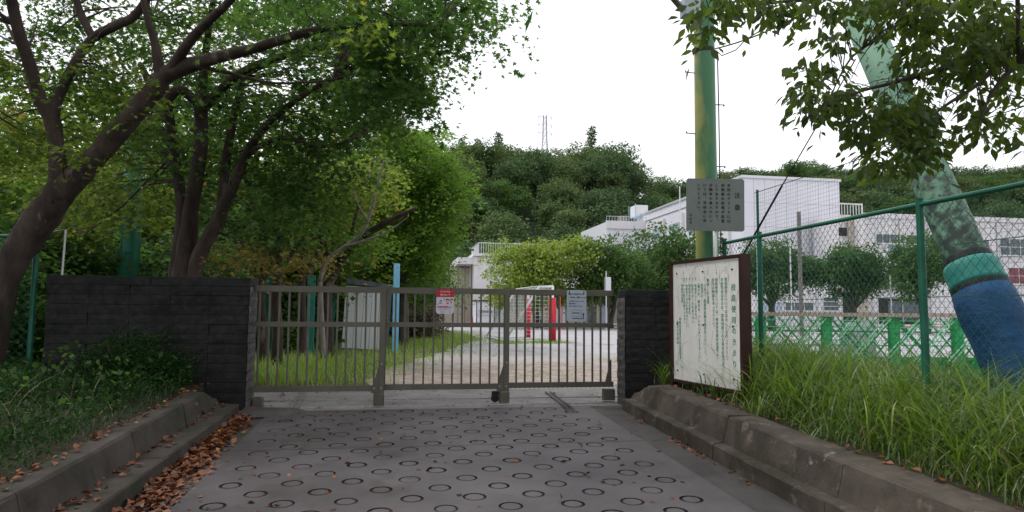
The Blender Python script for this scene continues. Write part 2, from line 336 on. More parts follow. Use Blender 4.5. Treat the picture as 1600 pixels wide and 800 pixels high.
def ellipsoid_pts(c, r, n, shell=.45):
    v = rng.normal(size=(n, 3)); v /= np.linalg.norm(v, axis=1, keepdims=True)
    s = shell + (1 - shell) * rng.random((n, 1)) ** .6
    return np.asarray(c) + v * s * np.asarray(r)

def twigs(mb, nodes, targets, r0=.018, seg=3, n=5):
    """thin branches from the nearest limb node to each spray"""
    nodes = np.asarray(nodes)
    for t in targets:
        k = np.argmin(((nodes - t) ** 2).sum(1) + rng.random(len(nodes)) * .15); a = nodes[k]; L = np.linalg.norm(t - a)
        if L < .05 or L > 4.5: continue
        side = rng.normal(size=3) * .10 * L; pts = [a + (t - a) * f + side * math.sin(math.pi * f) + np.array([0, 0, .12 * L * math.sin(math.pi * f)]) for f in np.linspace(0, 1, seg + 2)]
        rr = r0 * (.5 + .35 * L)
        mb.tube(pts, [rr * (1 - .8 * f) for f in np.linspace(0, 1, seg + 2)], n, cap=False)

def limb(mb, pts, n=10, jit=.06, sub=4):
    """smooth tapered limb; returns node points; pts: (x,y,z,r)"""
    A = np.array(pts, float); out = []
    for i in range(len(A) - 1):
        p0, p1, p2, p3 = A[max(i - 1, 0)], A[i], A[i + 1], A[min(i + 2, len(A) - 1)]
        for k in range(sub):
            t = k / sub
            out.append(.5 * (2 * p1 + (p2 - p0) * t + (2 * p0 - 5 * p1 + 4 * p2 - p3) * t * t + (3 * p1 - p0 - 3 * p2 + p3) * t ** 3))
    out.append(A[-1]); out = np.array(out)
    mb.tube(out[:, :3], np.maximum(out[:, 3], .003), n, jit=jit)
    return out[:, :3]
def uvd(*l): return [(*P(u, v, d), r) for (u, v, d, r) in l]

# ---------------------------------------------------------------- text: one glyph mesh per character
_gc = {}
def _raw(ch):
    c = bpy.data.curves.new('g', 'FONT'); c.body = ch; c.size = 1; c.resolution_u = 2
    o = bpy.data.objects.new('g', c); COL.objects.link(o)
    dg = bpy.context.evaluated_depsgraph_get(); me = bpy.data.meshes.new_from_object(o.evaluated_get(dg))
    V = np.array([v.co[:2] for v in me.vertices]) if len(me.vertices) else np.zeros((0, 2)); Fs = [tuple(p.vertices) for p in me.polygons]
    bpy.data.objects.remove(o); bpy.data.curves.remove(c); bpy.data.meshes.remove(me)
    return V, Fs
def glyph(ch):
    if ch not in _gc: _gc[ch] = _raw(ch)
    return _gc[ch]
_ref = glyph('国')[0]; _rc = (_ref.min(0) + _ref.max(0)) / 2; _rs = (_ref.max(0) - _ref.min(0))[1] / .92
def put_char(mb, ch, o, r, up, nrm, size, vertical=True, bold=0., narrow=1.):
    V, Fs = glyph(ch)
    if not len(V): return
    Q = (V - _rc) / _rs
    if vertical and ch in '、。': Q = Q + np.array([.62, .62])
    if vertical and ch in 'ー（）': Q = Q[:, ::-1] * np.array([1, -1]); Fs = Fs
    for dx in ((0,) if not bold else (-bold, bold)):
        mb.add([o + (q[0] * narrow + dx) * size * r + q[1] * size * up + nrm * (.0006 if dx > 0 else 0) for q in Q], Fs)
def column(mb, s, o, r, up, nrm, size, pitch=1.08, **k):
    for i, ch in enumerate(s):
        if ch != '　': put_char(mb, ch, o - up * (i * size * pitch), r, up, nrm, size, **k)
def line(mb, s, o, r, up, nrm, size, pitch=1.0, **k):
    for i, ch in enumerate(s):
        if ch != '　': put_char(mb, ch, o + r * (i * size * pitch), r, up, nrm, size, vertical=False, **k)
def quad(mb, o, r, up, x0, x1, y0, y1, nrm, h=0.): mb.add([o + r * x + up * y + nrm * h for x, y in ((x0, y0), (x1, y0), (x1, y1), (x0, y1))], [(0, 1, 2, 3)])

# ================================================================ THE SETTING
SL = 0.032
def rz(Y): return SL * min(Y, 8.4)                                  # road height
ZY = 0.27                                                           # yard level
def sm(a, b, x): t = min(max((x - a) / (b - a), 0), 1); return t * t * (3 - 2 * t)
def gz(X, Y):
    bank = rz(Y) + (.335 if X > 0 else .31)
    if X > 3.3: bank += .18 * sm(3.3, 4.3, X) - .55 * sm(4.6, 7, X)
    if X < -2.2: bank += .10 * (1 - sm(-3.5, -2.2, X))
    if -2.205 < X < 3.23: bank = rz(Y) - .12
    return bank + (ZY - .012 - bank) * sm(8.42, 8.85, Y)
xs = [-900, -300, -120, -60, -35, -22, -15, -11, -8, -6, -5, -4.2, -3.5, -3, -2.7, -2.45, -2.21, -2.20, -1.6, 0, 1.5, 3.225, 3.235, 3.5, 3.75, 4, 4.3, 4.6, 5, 5.5, 6, 7, 8, 10, 14, 20, 30, 50, 90, 160, 350, 900]
ys = [-40, -15, -8, -5, -3, -1.5, 0, 1, 2, 3, 4, 5, 6, 7, 8, 8.42, 8.5, 8.6, 8.7, 8.8, 8.85, 9.5, 11, 14, 18, 25, 40, 60, 90, 140, 250, 500, 1200]
mb = MB()
mb.add([(x, y, gz(x, y)) for y in ys for x in xs], [(j * len(xs) + i, j * len(xs) + i + 1, (j + 1) * len(xs) + i + 1, (j + 1) * len(xs) + i) for j in range(len(ys) - 1) for i in range(len(xs) - 1)])
mb.build('ground', ['ground'], kind='structure')

# yard: worn earth near the gate, pale grit beyond, real stains by position
def yard_mat():
    m = mat('yard_grit', (.36, .345, .37), .95, col2=(.42, .405, .43), scale=.5, detail=8, bump=.006, bscale=25, spots=[((.25, .24, .26), 1.1, .55, .1), ((.5, .49, .5), 30, .66, .05)], stretch=(1, .5, 1))
    t = m.node_tree; b = t.nodes['Principled BSDF']; src = b.inputs['Base Color'].links[0].from_socket
    g = t.nodes.new('ShaderNodeNewGeometry'); sx = t.nodes.new('ShaderNodeSeparateXYZ'); t.links.new(g.outputs['Position'], sx.inputs[0])
    n = t.nodes.new('ShaderNodeTexNoise'); n.inputs['Scale'].default_value = .55; n.inputs['Detail'].default_value = 7; t.links.new(g.outputs['Position'], n.inputs['Vector'])
    a = t.nodes.new('ShaderNodeMath'); a.operation = 'MULTIPLY_ADD'; a.inputs[1].default_value = 7; t.links.new(n.outputs['Fac'], a.inputs[0]); t.links.new(sx.outputs['Y'], a.inputs[2])
    mr = t.nodes.new('ShaderNodeMapRange'); mr.inputs[1].default_value = 17; mr.inputs[2].default_value = 23; t.links.new(a.outputs[0], mr.inputs[0])
    n2 = t.nodes.new('ShaderNodeTexNoise'); n2.inputs['Scale'].default_value = 5; n2.inputs['Detail'].default_value = 8; t.links.new(g.outputs['Position'], n2.inputs['Vector'])
    r = t.nodes.new('ShaderNodeValToRGB'); r.color_ramp.elements[0].position = .35; r.color_ramp.elements[1].position = .65
    r.color_ramp.elements[0].color = (.22, .17, .145, 1); r.color_ramp.elements[1].color = (.36, .30, .275, 1); t.links.new(n2.outputs['Fac'], r.inputs['Fac'])
    q = t.nodes.new('ShaderNodeMixRGB'); t.links.new(mr.outputs[0], q.inputs[0]); t.links.new(r.outputs[0], q.inputs[1]); t.links.new(src, q.inputs[2]); t.links.new(q.outputs[0], b.inputs['Base Color'])
    return m
M['yard'] = yard_mat()
mb = MB(); X0, X1, Y0, Y1 = -1.2, 60, 10.75, 62
e = [(X0 + .35 * math.sin(y * 1.7) + (-3.5 * sm(18, 26, y)), y) for y in np.linspace(Y0, Y1, 40)]
mb.add([(x, y, ZY + .002) for x, y in e] + [(X1, y, ZY + .002) for x, y in e], [(i, 40 + i, 41 + i, i + 1) for i in range(39)])
mb.build('yard', ['yard'], kind='structure')
mb = MB(); mb.box(-2.2, 12, 8.40, 10.29, ZY - .1, ZY)
mb.build('gate_apron', [mat('apron_light', (.165, .15, .148), .8, col2=(.26, .24, .24), scale=2.5, detail=8, bump=.004, bscale=40, spots=[((.12, .10, .09), 4, .58, .1)])], kind='structure')

# drain with its grating
dr = empty('drain_grating', (1, 10.5, ZY), 'long steel drain grating set flush in the concrete just behind the gate', 'drain grating')
mb = MB(); mb.box(-2.2, 12, 10.29, 10.33, ZY - .1, ZY + .004); mb.box(-2.2, 12, 10.71, 10.75, ZY - .1, ZY + .004); mb.build('frame', ['screw'], dr)
mb = MB(); mb.box(-2.2, 12, 10.33, 10.71, ZY - .12, ZY - .06); mb.build('channel', ['void'], dr)
mb = MB(); x = -2.15
while x < 9: mb.box(x, x + .034, 10.331, 10.709, ZY - .03, ZY + .003); x += .075
mb.build('slat', ['screw'], dr, kind='stuff')

# road with ring grooves
road = empty('road', (0, 5, 0), kind='structure')
CW, CH, RO, GW, GD = .44, .24, .085, .023, .011
def ring_slab(j0, j1, y_end):
    V = []; Fc = []; mi = []
    def z(y): return rz(y)
    def quadf(x0, x1, y0, y1):
        b = len(V); V.extend([(x0, y0, z(y0)), (x1, y0, z(y0)), (x1, y1, z(y1)), (x0, y1, z(y1))]); Fc.append((b, b + 1, b + 2, b + 3)); mi.append(0)
    for j in range(j0, j1):
        y0 = 2.62 + j * CH; y1 = y0 + CH; yc = (y0 + y1) / 2; off = .04 if j % 2 else .26
        quadf(-1.46, -1.46 + off, y0, y1); quadf(-1.46 + off + 8 * CW, 2.42, y0, y1)
        for i in range(8):
            x0 = -1.46 + off + i * CW; xc = x0 + CW / 2; b = len(V); n = 28
            px = rng.normal() * .006; py = rng.normal() * .005; fl = R_.choice((1, 1, 1, 1, .8, .55, .35)); ro = RO + R_.uniform(-.003, .002); gw = GW * R_.uniform(.75, 1.12)
            bd = []
            for k in range(7): bd.append((x0 + CW * k / 7, y0))
            for k in range(7): bd.append((x0 + CW, y0 + CH * k / 7))
            for k in range(7): bd.append((x0 + CW - CW * k / 7, y1))
            for k in range(7): bd.append((x0, y1 - CH * k / 7))
            V.extend([(x, y, z(y)) for x, y in bd])
            for r, dz in ((ro, 0), (ro - .003, -GD * fl), (ro - gw + .003, -GD * fl), (ro - gw, 0)):
                for x, y in bd:
                    an = math.atan2((y - yc) / CH * 1.0, (x - xc) / CW); x_, y_ = xc + px + r * math.cos(an), yc + py + r * math.sin(an)
                    V.append((x_, y_, z(y_) + dz * (1 + .2 * math.sin(an * 2 + i + j))))
            for q in range(4):
                for k in range(n):
                    Fc.append((b + q * n + k, b + q * n + (k + 1) % n, b + (q + 1) * n + (k + 1) % n, b + (q + 1) * n + k)); mi.append(1 if q in (1, 2) else 0)
            for k in range(n): mi.append(0) if k == 0 else None
            Fc.append(tuple(b + 4 * n + k for k in range(n)))
    if y_end: quadf(-1.46, 2.42, 2.62 + j1 * CH, y_end)
    m = MB(); m.add(V, Fc); m.mi = mi; return m
ring_slab(0, 7, 0).build('concrete_slab', ['road', 'groove'], road)
ring_slab(7, 16, 0).build('concrete_slab', ['road', 'groove'], road)
ring_slab(16, 24, 8.395).build('concrete_slab', ['road', 'groove'], road)
mb = MB(); mb.add([(-1.46, -14, rz(-14)), (2.42, -14, rz(-14)), (2.42, 2.61, rz(2.61)), (-1.46, 2.61, rz(2.61))], [(0, 1, 2, 3)]); mb.build('concrete_slab', ['road'], road)
mb = MB()                                                           # joints between slabs
for yj in (2.62 + 7 * CH, 2.62 + 16 * CH): mb.box(-1.46, 2.42, yj - .003, yj + .003, rz(yj) - .02, rz(yj) + .0012)
mb.build('joint', ['groove'], road)
def strip(x0, x1, dz0, dz1, name, m, y0=-14., y1=8.395, n=12):
    mb = MB(); Y = np.linspace(y0, y1, n); wob = [R_.uniform(-.006, .006) for _ in Y]
    mb.add([(x0, y, rz(y) + dz0) for y in Y] + [(x1, y, rz(y) + dz1 + k) for y, k in zip(Y, wob)], [(i, n + i, n + i + 1, i + 1) for i in range(n - 1)]); return mb.build(name, [m], kind='structure')
strip(2.43, 2.82, -.010, -.022, 'gutter', 'apron'); strip(-1.80, -1.47, -.03, -.012, 'gutter', 'apron')
mb = MB()
for x in (-1.465, 2.425): mb.add([(x - .006, -14, rz(-14) - .02), (x + .006, -14, rz(-14) - .02), (x + .006, 8.39, rz(8.39) - .02), (x - .006, 8.39, rz(8.39) - .02)], [(0, 1, 2, 3)])
mb.build('road_joint', ['groove'], kind='structure')

def kerb(sgn, prof, m, label, y_last):
    k = empty('kerb', (prof[0][0], 4, 0), label, 'kerb', kind='structure')
    ysg = [-8, -5.6, -3.4, -1.4, .6, 2.45, 4.15, 5.75, 7.0, y_last]
    for i in range(len(ysg) - 1):
        a, b = ysg[i] + .004, ysg[i + 1] - .004; mb = MB(); n = len(prof); Yn = np.linspace(a, b, 9); V = []
        sx, sz = R_.uniform(-.006, .006), R_.uniform(-.005, .005)
        for y in Yn:
            last = sm(y_last - .55, y_last, y)
            for q, (x, z) in enumerate(prof):
                zz = z
                if last > 0 and z > .14: zz = z - (z - .14) * last * .75
                V.append((x + sx + R_.uniform(-.0045, .0045), y + 0, rz(y) + zz + (sz if z > 0 else 0) + R_.uniform(-.004, .004)))
        fs = [(r * n + q, (r + 1) * n + q, (r + 1) * n + (q + 1) % n, r * n + (q + 1) % n) for r in range(8) for q in range(n)]
        if sgn < 0: fs = [f[::-1] for f in fs]
        fs += [tuple(range(n)), tuple(range(8 * n, 9 * n))[::-1]]
        mb.add(V, fs); mb.build('kerb_block', [m], k)
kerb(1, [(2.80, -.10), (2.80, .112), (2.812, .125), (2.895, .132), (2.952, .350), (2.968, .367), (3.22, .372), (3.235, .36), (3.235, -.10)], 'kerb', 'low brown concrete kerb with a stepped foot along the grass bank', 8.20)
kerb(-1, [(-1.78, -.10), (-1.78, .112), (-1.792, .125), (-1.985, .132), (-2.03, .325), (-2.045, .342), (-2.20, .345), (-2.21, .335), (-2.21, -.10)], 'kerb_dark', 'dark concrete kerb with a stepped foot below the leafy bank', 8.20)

# ---------------------------------------------------------------- granite walls
def rough_block(w_, h_, d_, end, seed):
    """split-faced block; its origin is the lower front left corner, front towards -Y; end: which side face is also rough"""
    r = random.Random(seed); mb = MB(); nx, nz_ = 5, 2; g = .0022
    def grid(o, a, b, na, nb, nrm, amp):
        V = []
        for j in range(nb + 1):
            for i in range(na + 1):
                e = i in (0, na) or j in (0, nb); V.append(tuple(Vector(o) + Vector(a) * (i / na) + Vector(b) * (j / nb) + Vector(nrm) * (r.uniform(.1, .5) * amp if e else r.uniform(.3, 1) * amp)))
        mb.add(V, [(j * (na + 1) + i, j * (na + 1) + i + 1, (j + 1) * (na + 1) + i + 1, (j + 1) * (na + 1) + i) for j in range(nb) for i in range(na)])
    grid((g, 0, g), (w_ - 2 * g, 0, 0), (0, 0, h_ - 2 * g), nx, nz_, (0, -1, 0), .013)
    mb.cur = 1 if end else 0
    if end == 1: grid((w_ - g, 0, g), (0, d_, 0), (0, 0, h_ - 2 * g), 3, 2, (1, 0, 0), .022)
    elif end == -1: grid((g, d_, g), (0, -d_, 0), (0, 0, h_ - 2 * g), 3, 2, (-1, 0, 0), .022)
    mb.cur = 0
    mb.add([(g, 0, h_ - g), (w_ - g, 0, h_ - g), (w_ - g, d_, h_ - g), (g, d_, h_ - g)], [(0, 1, 2, 3)])
    mb.add([(g, d_, g), (w_ - g, d_, g), (w_ - g, d_, h_ - g), (g, d_, h_ - g)], [(3, 2, 1, 0)])
    return mb
def granite_wall(x0, x1, y0, y1, z0, z1, ncol, nrow, end, label, ov):
    wl = empty('granite_wall', ((x0 + x1) / 2, (y0 + y1) / 2, z0), label, 'wall')
    mb = MB(); mb.box(x0 + .02, x1 - .02, y0 + .02, y1 - .02, z0 - .3, z1 - .02); mb.build('core', ['mortar'], wl)
    cw, chh = (x1 - x0) / ncol, (z1 - .10 - z0) / nrow
    pool = {0: [rough_block(cw, chh, y1 - y0, 0, k).mesh('block', ['stone', 'stone_end_lit']) for k in range(6)], end: [rough_block(cw, chh, y1 - y0, end, 50 + k).mesh('block', ['stone', 'stone_end_lit']) for k in range(5)]}
    for j in range(nrow):
        for i in range(ncol):
            e = end if (i == (ncol - 1 if end == 1 else 0)) else 0
            inst('block', R_.choice(pool[e]), (x0 + i * cw, y0 + R_.uniform(-.009, .006), z0 + j * chh), wl)
    n = max(2, ncol // 2); cww = (x1 - x0 + 2 * ov) / n
    for i in range(n):
        mb = MB(); mb.bbox(x0 - ov + i * cww + .002, x0 - ov + (i + 1) * cww - .002, y0 - ov, y1 + ov, z1 - .098, z1, .006); mb.build('coping', ['stone'], wl)
    return wl
granite_wall(-3.93, -1.75, 8.38, 8.82, ZY - .11, 1.835, 5, 14, 1, 'dark split granite wall left of the sliding gate under the maples', .012)
granite_wall(2.87, 4.10, 8.30, 8.62, ZY - .11, 1.755, 3, 14, -1, 'short dark granite wall right of the gate behind the rules board', .004)

# ---------------------------------------------------------------- rails in the ground and the sliding gate
for y, lab in ((8.62, 'front steel gate rail set in the concrete, nearest the ring-pressed slope'), (9.22, 'rear steel gate rail set in the concrete behind the gate')):
    mb = MB(); mb.box(-1.75, 3.4, y - .022, y + .022, ZY - .02, ZY + .004); mb.box(-1.75, 3.4, y - .006, y + .006, ZY + .004, ZY + .014); mb.build('gate_rail', ['steel'], label=lab, cat='rail')
for (u0, v0, u1, v1), lab in (((458, 638, 482, 603), 'rusty diagonal joint strip crossing the rails at the left gate leaf'), ((893, 640, 856, 612), 'dark diagonal joint strip crossing the rails at the right gate leaf')):
    a, b = PZ(u0, v0, ZY + .016), PZ(u1, v1, ZY + .016); t = (b - a) / np.linalg.norm(b - a); s_ = np.cross(t, (0, 0, 1)); mb = MB()
    for k in (-.035, .035): mb.prism([a + s_ * (k - .012), b + s_ * (k - .012), b + s_ * (k + .012), a + s_ * (k + .012)], (0, 0, .004))
    mb.build('joint_strip', ['screw' if u0 < 600 else 'cable'], label=lab, cat='joint strip')

GT, GM, GB = 1.755, 1.285, .50
def gate_leaf(x0, x1, y, label, npost, bars, post=True, box=True):
    g = empty('gate_leaf', ((x0 + x1) / 2, y, ZY), label, 'gate')
    def pc(name, *b, **k): mb = MB(); mb.bbox(*b, b=.003); return mb.build(name, ['gate'], g)
    PWD = .070; xe = x1 - (PWD if post else 0)
    pc('top_rail', x0, x1, y - .025, y + .025, GT - .075, GT); pc('middle_rail', x0, xe, y - .02, y + .02, GM - .03, GM + .03); pc('bottom_rail', x0, xe, y - .025, y + .025, GB - .035, GB + .035)
    bm = MB(); bm.box(-.011, .011, -.011, .011, 0, GM - .03 - GB - .035); lo = bm.mesh('bar', ['gate'])
    bm = MB(); bm.box(-.011, .011, -.011, .011, 0, GT - .075 - GM - .03); hi = bm.mesh('bar', ['gate'])
    for i in range(bars):
        x = x0 + (xe - x0) * (i + .5) / bars
        inst('bar', lo, (x, y, GB + .035), g); inst('bar', hi, (x, y, GM + .03), g)
    if post:
        pc('post', x1 - PWD, x1, y - .032, y + .032, GB - .12, GT - .077)
        mb = MB(); xq = x1 - PWD
        mb.prism([(xq - .085, y - .03, GB - .06), (xq - .001, y - .03, GB - .06), (xq - .001, y - .03, GB + .26), (xq - .075, y - .03, GB + .02)], (0, .055, 0)); mb.build('gusset', ['gate'], g)
        mb = MB(); mb.bbox(xq - .055, x1 + .004, y - .06, y + .05, ZY + .02, GB - .062, .012); mb.build('wheel_box', ['gate'], g)
        if npost > 1: mb = MB(); mb.tube([(xq - .10, y + .04, ZY + .065), (xq - .10, y + .08, ZY + .065)], .05, 14); mb.box(xq - .14, xq - .056, y + .03, y + .09, ZY + .10, ZY + .16); mb.build('wheel', ['dark_metal'], g)
        for dx, dz in ((.035, .30), (-.05, .0), (.035, .0)): sc = MB(); sc.tube([(xq + dx, y - .032, GB + dz), (xq + dx, y - .040, GB + dz)], .009, 8); sc.build('bolt', ['screw'], g)
    return g
xA, xB, xC, xD = -1.73, PY(602, 520, 8.62)[0], PY(797, 520, 8.62)[0], 2.86
gl1 = gate_leaf(xA, xB, 8.62, 'bronze barred sliding gate leaf against the left granite wall, nearest the shed', 1, 13)
gl2 = gate_leaf(xB - .06, xC, 8.70, 'middle bronze barred gate leaf carrying the red and white smoking notice', 2, 13)
gl3 = gate_leaf(xC - .06, xD, 8.78, 'bronze barred gate leaf at the right wall carrying the blue-grey notice', 0, 13, post=False)
mb = MB(); mb.bbox(xD - .14, xD + .02, 8.74, 8.84, ZY + .02, ZY + .17, .01); mb.build('wheel_box', ['gate'], gl3)
mb = MB(); mb.prism([(xD - .12, 8.75, GB - .03), (xD - .03, 8.75, GB - .03), (xD - .03, 8.75, GB + .33)], (0, .05, 0)); mb.build('gusset', ['gate'], gl3)
mb = MB(); mb.bbox(-1.72, -1.60, 8.60, 8.72, ZY + .01, ZY + .13, .01); mb.build('wheel_box', ['gate'], gl1)
mb = MB(); mb.add([(-1.80, 8.0, rz(8)), (-1.25, 8.06, rz(8)), (-1.05, 8.39, ZY), (-1.76, 8.39, ZY), (-1.74, 8.06, rz(8) + .06), (-1.34, 8.12, rz(8) + .05), (-1.15, 8.37, ZY + .03), (-1.74, 8.37, ZY + .06)], [(0, 1, 5, 4), (1, 2, 6, 5), (2, 3, 7, 6), (3, 0, 4, 7), (4, 5, 6, 7)])
mb.build('concrete_wedge', ['apron'], label='low dark concrete wedge at the foot of the left gate pillar', cat='concrete wedge')

# signs hung on the gate
def plate(mb, o, r, up, n_, w_, h_, c, th=.004, skipband=None):
    pts = [(-w_ / 2 + c, -h_ / 2), (w_ / 2 - c, -h_ / 2), (w_ / 2, -h_ / 2 + c), (w_ / 2, h_ / 2 - c), (w_ / 2 - c, h_ / 2), (-w_ / 2 + c, h_ / 2), (-w_ / 2, h_ / 2 - c), (-w_ / 2, -h_ / 2 + c)]
    mb.prism([o + r * x + up * y for x, y in pts], -n_ * th)
EX, EZ, NY = np.array([1., 0, 0]), np.array([0, 0, 1.]), np.array([0, -1., 0])
def gate_sign(uc, vc, w_, h_, y, material, label):
    o = PY(uc, vc, y); e = empty('gate_sign', o, label, 'sign'); o = np.array(o)
    mb = MB(); plate(mb, o, EX, EZ, NY, w_, h_, .02); mb.build('panel', [material], e)
    for sx in (-1, 1):
        mb = MB(); xx = o[0] + sx * (w_ / 2 - .035); t0 = o[2] + h_ / 2 - .012
        mb.tube([(xx, y - .006, t0), (xx, y - .004, GT - .06), (xx, y + .004, GT + .004), (xx, y + .055, GT + .004), (xx, y + .058, GT - .08), (xx, y + .002, GT - .085)], .004, 5)
        mb.build('cable_tie', ['black'], e)
    return o, e
o, e = gate_sign(695.5, 471, .225, .315, 8.655, 'sign_white', 'small red and white no-smoking notice tied to the middle gate leaf')
y_ = np.array([0, -.0015, 0])
mb = MB(); w_, h_ = .225, .315
mb.add([o + y_ + EX * x + EZ * z for x, z in ((-w_ / 2, .055), (w_ / 2, .055), (w_ / 2, h_ / 2 - .02), (w_ / 2 - .02, h_ / 2), (-w_ / 2 + .02, h_ / 2), (-w_ / 2, h_ / 2 - .02))], [tuple(range(6))]); mb.build('header', ['sign_red'], e)
mb = MB(); line(mb, '子どものそばで', o + y_ * 2 + EX * -.075 + EZ * .125, EX, EZ, NY, .025); line(mb, '吸わないで', o + y_ * 2 + EX * -.052 + EZ * .085, EX, EZ, NY, .026); mb.build('lettering', ['ink_white'], e)
mb = MB(); line(mb, '受動喫煙防止！', o + y_ + EX * -.088 + EZ * -.072, EX, EZ, NY, .030, bold=.03); mb.build('lettering', ['ink_red'], e)
mb = MB(); line(mb, '周囲への気配りを忘れずに', o + y_ + EX * -.066 + EZ * -.105, EX, EZ, NY, .012); line(mb, '受動喫煙対策', o + y_ + EX * -.06 + EZ * -.135, EX, EZ, NY, .010); mb.box(o[0] + .058, o[0] + .07, o[1] - .002, o[1] - .0005, o[2] - .141, o[2] - .129); mb.build('lettering', ['ink_black'], e)
# simple drawing: a smoker and two children
def disc(mb, c, r, n=12, mi=None, sx=1., sz=1.): mb.add([c + EX * (r * sx * math.cos(2 * math.pi * k / n)) + EZ * (r * sz * math.sin(2 * math.pi * k / n)) for k in range(n)], [tuple(range(n))], mi)
mb = MB()
for (x, z, r) in ((-.055, -.005, .014), (.032, .005, .020), (.080, .012, .017)):
    disc(mb, o + y_ + EX * x + EZ * (z + r * .35), r * 1.15, mi=1); disc(mb, o + y_ * 1.6 + EX * x + EZ * (z - r * .15), r * .88, mi=0)
    disc(mb, o + y_ + EX * x + EZ * (z - r * 1.45), r * .8, mi=2 if x < 0 else 3, sz=.6)
mb.add([o + y_ + EX * x + EZ * z for x, z in ((-.10, -.04), (-.06, -.012), (-.062, -.018), (-.098, -.047))], [(0, 1, 2, 3)], 1)
disc(mb, o + y_ + EX * -.008 + EZ * .03, .010, mi=4); mb.build('drawing', ['skin_ink', 'ink_black', 'ink_blue', 'ink_red', 'ink_blue'], e)

o, e = gate_sign(901, 478, .27, .42, 8.735, 'sign_blue', 'blue-grey notice with a black turning arrow tied to the right gate leaf')
mb = MB()
line(mb, '児童の安全のため', o + y_ + EX * -.105 + EZ * .158, EX, EZ, NY, .0275, bold=.02); line(mb, 'この門は、閉めています', o + y_ + EX * -.108 + EZ * .113, EX, EZ, NY, .0245, bold=.03)
for i, s in enumerate(('お手数をおかけしますが', '職員玄関の', '正門へお回りください。')): line(mb, s, o + y_ + EX * -.098 + EZ * (.062 - .033 * i), EX, EZ, NY, .019, bold=.02)
line(mb, '職員室正面', o + y_ + EX * -.045 + EZ * -.094, EX, EZ, NY, .019, bold=.04)
mb.build('lettering', ['ink_black'], e); mb = MB()
for a in ((-.062, .062, -.053, -.056), (-.062, .062, -.137, -.140), (-.065, -.062, -.053, -.140), (.062, .065, -.053, -.140)): quad(mb, o, EX, EZ, a[0], a[1], a[3], a[2], NY, .0015)
quad(mb, o, EX, EZ, -.062, .098, -.172, -.162, NY, .0015); quad(mb, o, EX, EZ, .086, .098, -.163, -.11, NY, .0015)
mb.add([o + y_ + EX * x + EZ * z for x, z in ((.074, -.115), (.110, -.115), (.092, -.09))], [(0, 1, 2)])
mb.build('map_and_arrow', ['ink_black'], e)

# ---------------------------------------------------------------- rules board
A = P(1053, 590, 8.05); B = P(1160, 612, 6.85); zt = (P(1160, 398, 6.85)[2] + P(1053, 414, 8.05)[2]) / 2; zb = (P(1160, 609, 6.85)[2] + P(1053, 594, 8.05)[2]) / 2; A[2] = B[2] = 0
r_ = (B - A) / np.linalg.norm(B - A); n_ = np.array([-r_[1], r_[0], 0]); n_ = n_ if n_.dot(-A) > 0 else -n_
rb = empty('rules_board', (*((A + B) / 2)[:2], gz(3.3, 6.5)), 'white rules board in a brown steel frame lettered in green, at the grass bank', 'notice board')
L_ = np.linalg.norm(B - A)
def bp(x, z, d=0.): return A + r_ * x + n_ * d + np.array([0, 0, z])
def bbx(name, x0, x1, z0, z1, d0, d1, m):
    mb = MB(); mb.prism([bp(x0, z0, d0), bp(x1, z0, d0), bp(x1, z1, d0), bp(x0, z1, d0)], n_ * (d1 - d0)); return mb.build(name, [m], rb)
gl = rz(6.6) + .1
bbx('post', L_ + .001, L_ + .05, gl, zt + .03, -.09, .022, 'board_frame'); bbx('post', -.05, -.001, gl, zt + .03, -.09, .022, 'board_frame')
bbx('frame', 0, L_, zt - .001, zt + .03, -.085, .020, 'board_frame'); bbx('frame', 0, L_, zb - .03, zb, -.085, .020, 'board_frame')
bbx('back_panel', 0, L_, zb, zt - .002, -.08, -.012, 'board_frame')
for k in range(3): bbx('panel', .002 + k * (L_ - .004) / 3 + .0008, .002 + (k + 1) * (L_ - .004) / 3 - .0008, zb + .004, zt - .006, -.012, 0, 'board')
for x in (.09, L_ * .5 - .02, L_ - .13):
    for z in (zt - .12, (zt + zb) / 2 - .03, zb + .11): mb = MB(); mb.tube([bp(x, z, 0), bp(x, z, .010)], .010, 6); mb.build('bolt', ['black'], rb)
mb = MB(); rr = random.Random(5)
for k in range(34):                                                 # crazed paint: thin raised crack lines
    x, z = rr.uniform(.02, L_ - .02), rr.uniform(zb + .03, zt - .03); an = rr.choice([math.pi / 2, rr.uniform(0, 6.3)]); pts = [(x, z)]
    for _ in range(rr.randint(3, 9)):
        an += rr.uniform(-.55, .55); x += math.cos(an) * .045; z += math.sin(an) * .045
        if not (.01 < x < L_ - .01 and zb + .01 < z < zt - .02): break
        pts.append((x, z))
    for (a, b), (c, d) in zip(pts, pts[1:]):
        q = np.array([-(d - b), c - a]); q = q / (np.linalg.norm(q) + 1e-6) * rr.uniform(.0008, .0017)
        mb.add([bp(a - q[0], b - q[1], .0008), bp(c - q[0], d - q[1], .0008), bp(c + q[0], d + q[1], .0008), bp(a + q[0], b + q[1], .0008)], [(0, 1, 2, 3)])
mb.build('crack', ['crack'], rb, kind='stuff')
mb = MB(); up = EZ
column(mb, '校庭使用のきまり', bp(L_ - .115, zt - .31), r_, up, n_ , .075, 1.52, bold=.02)
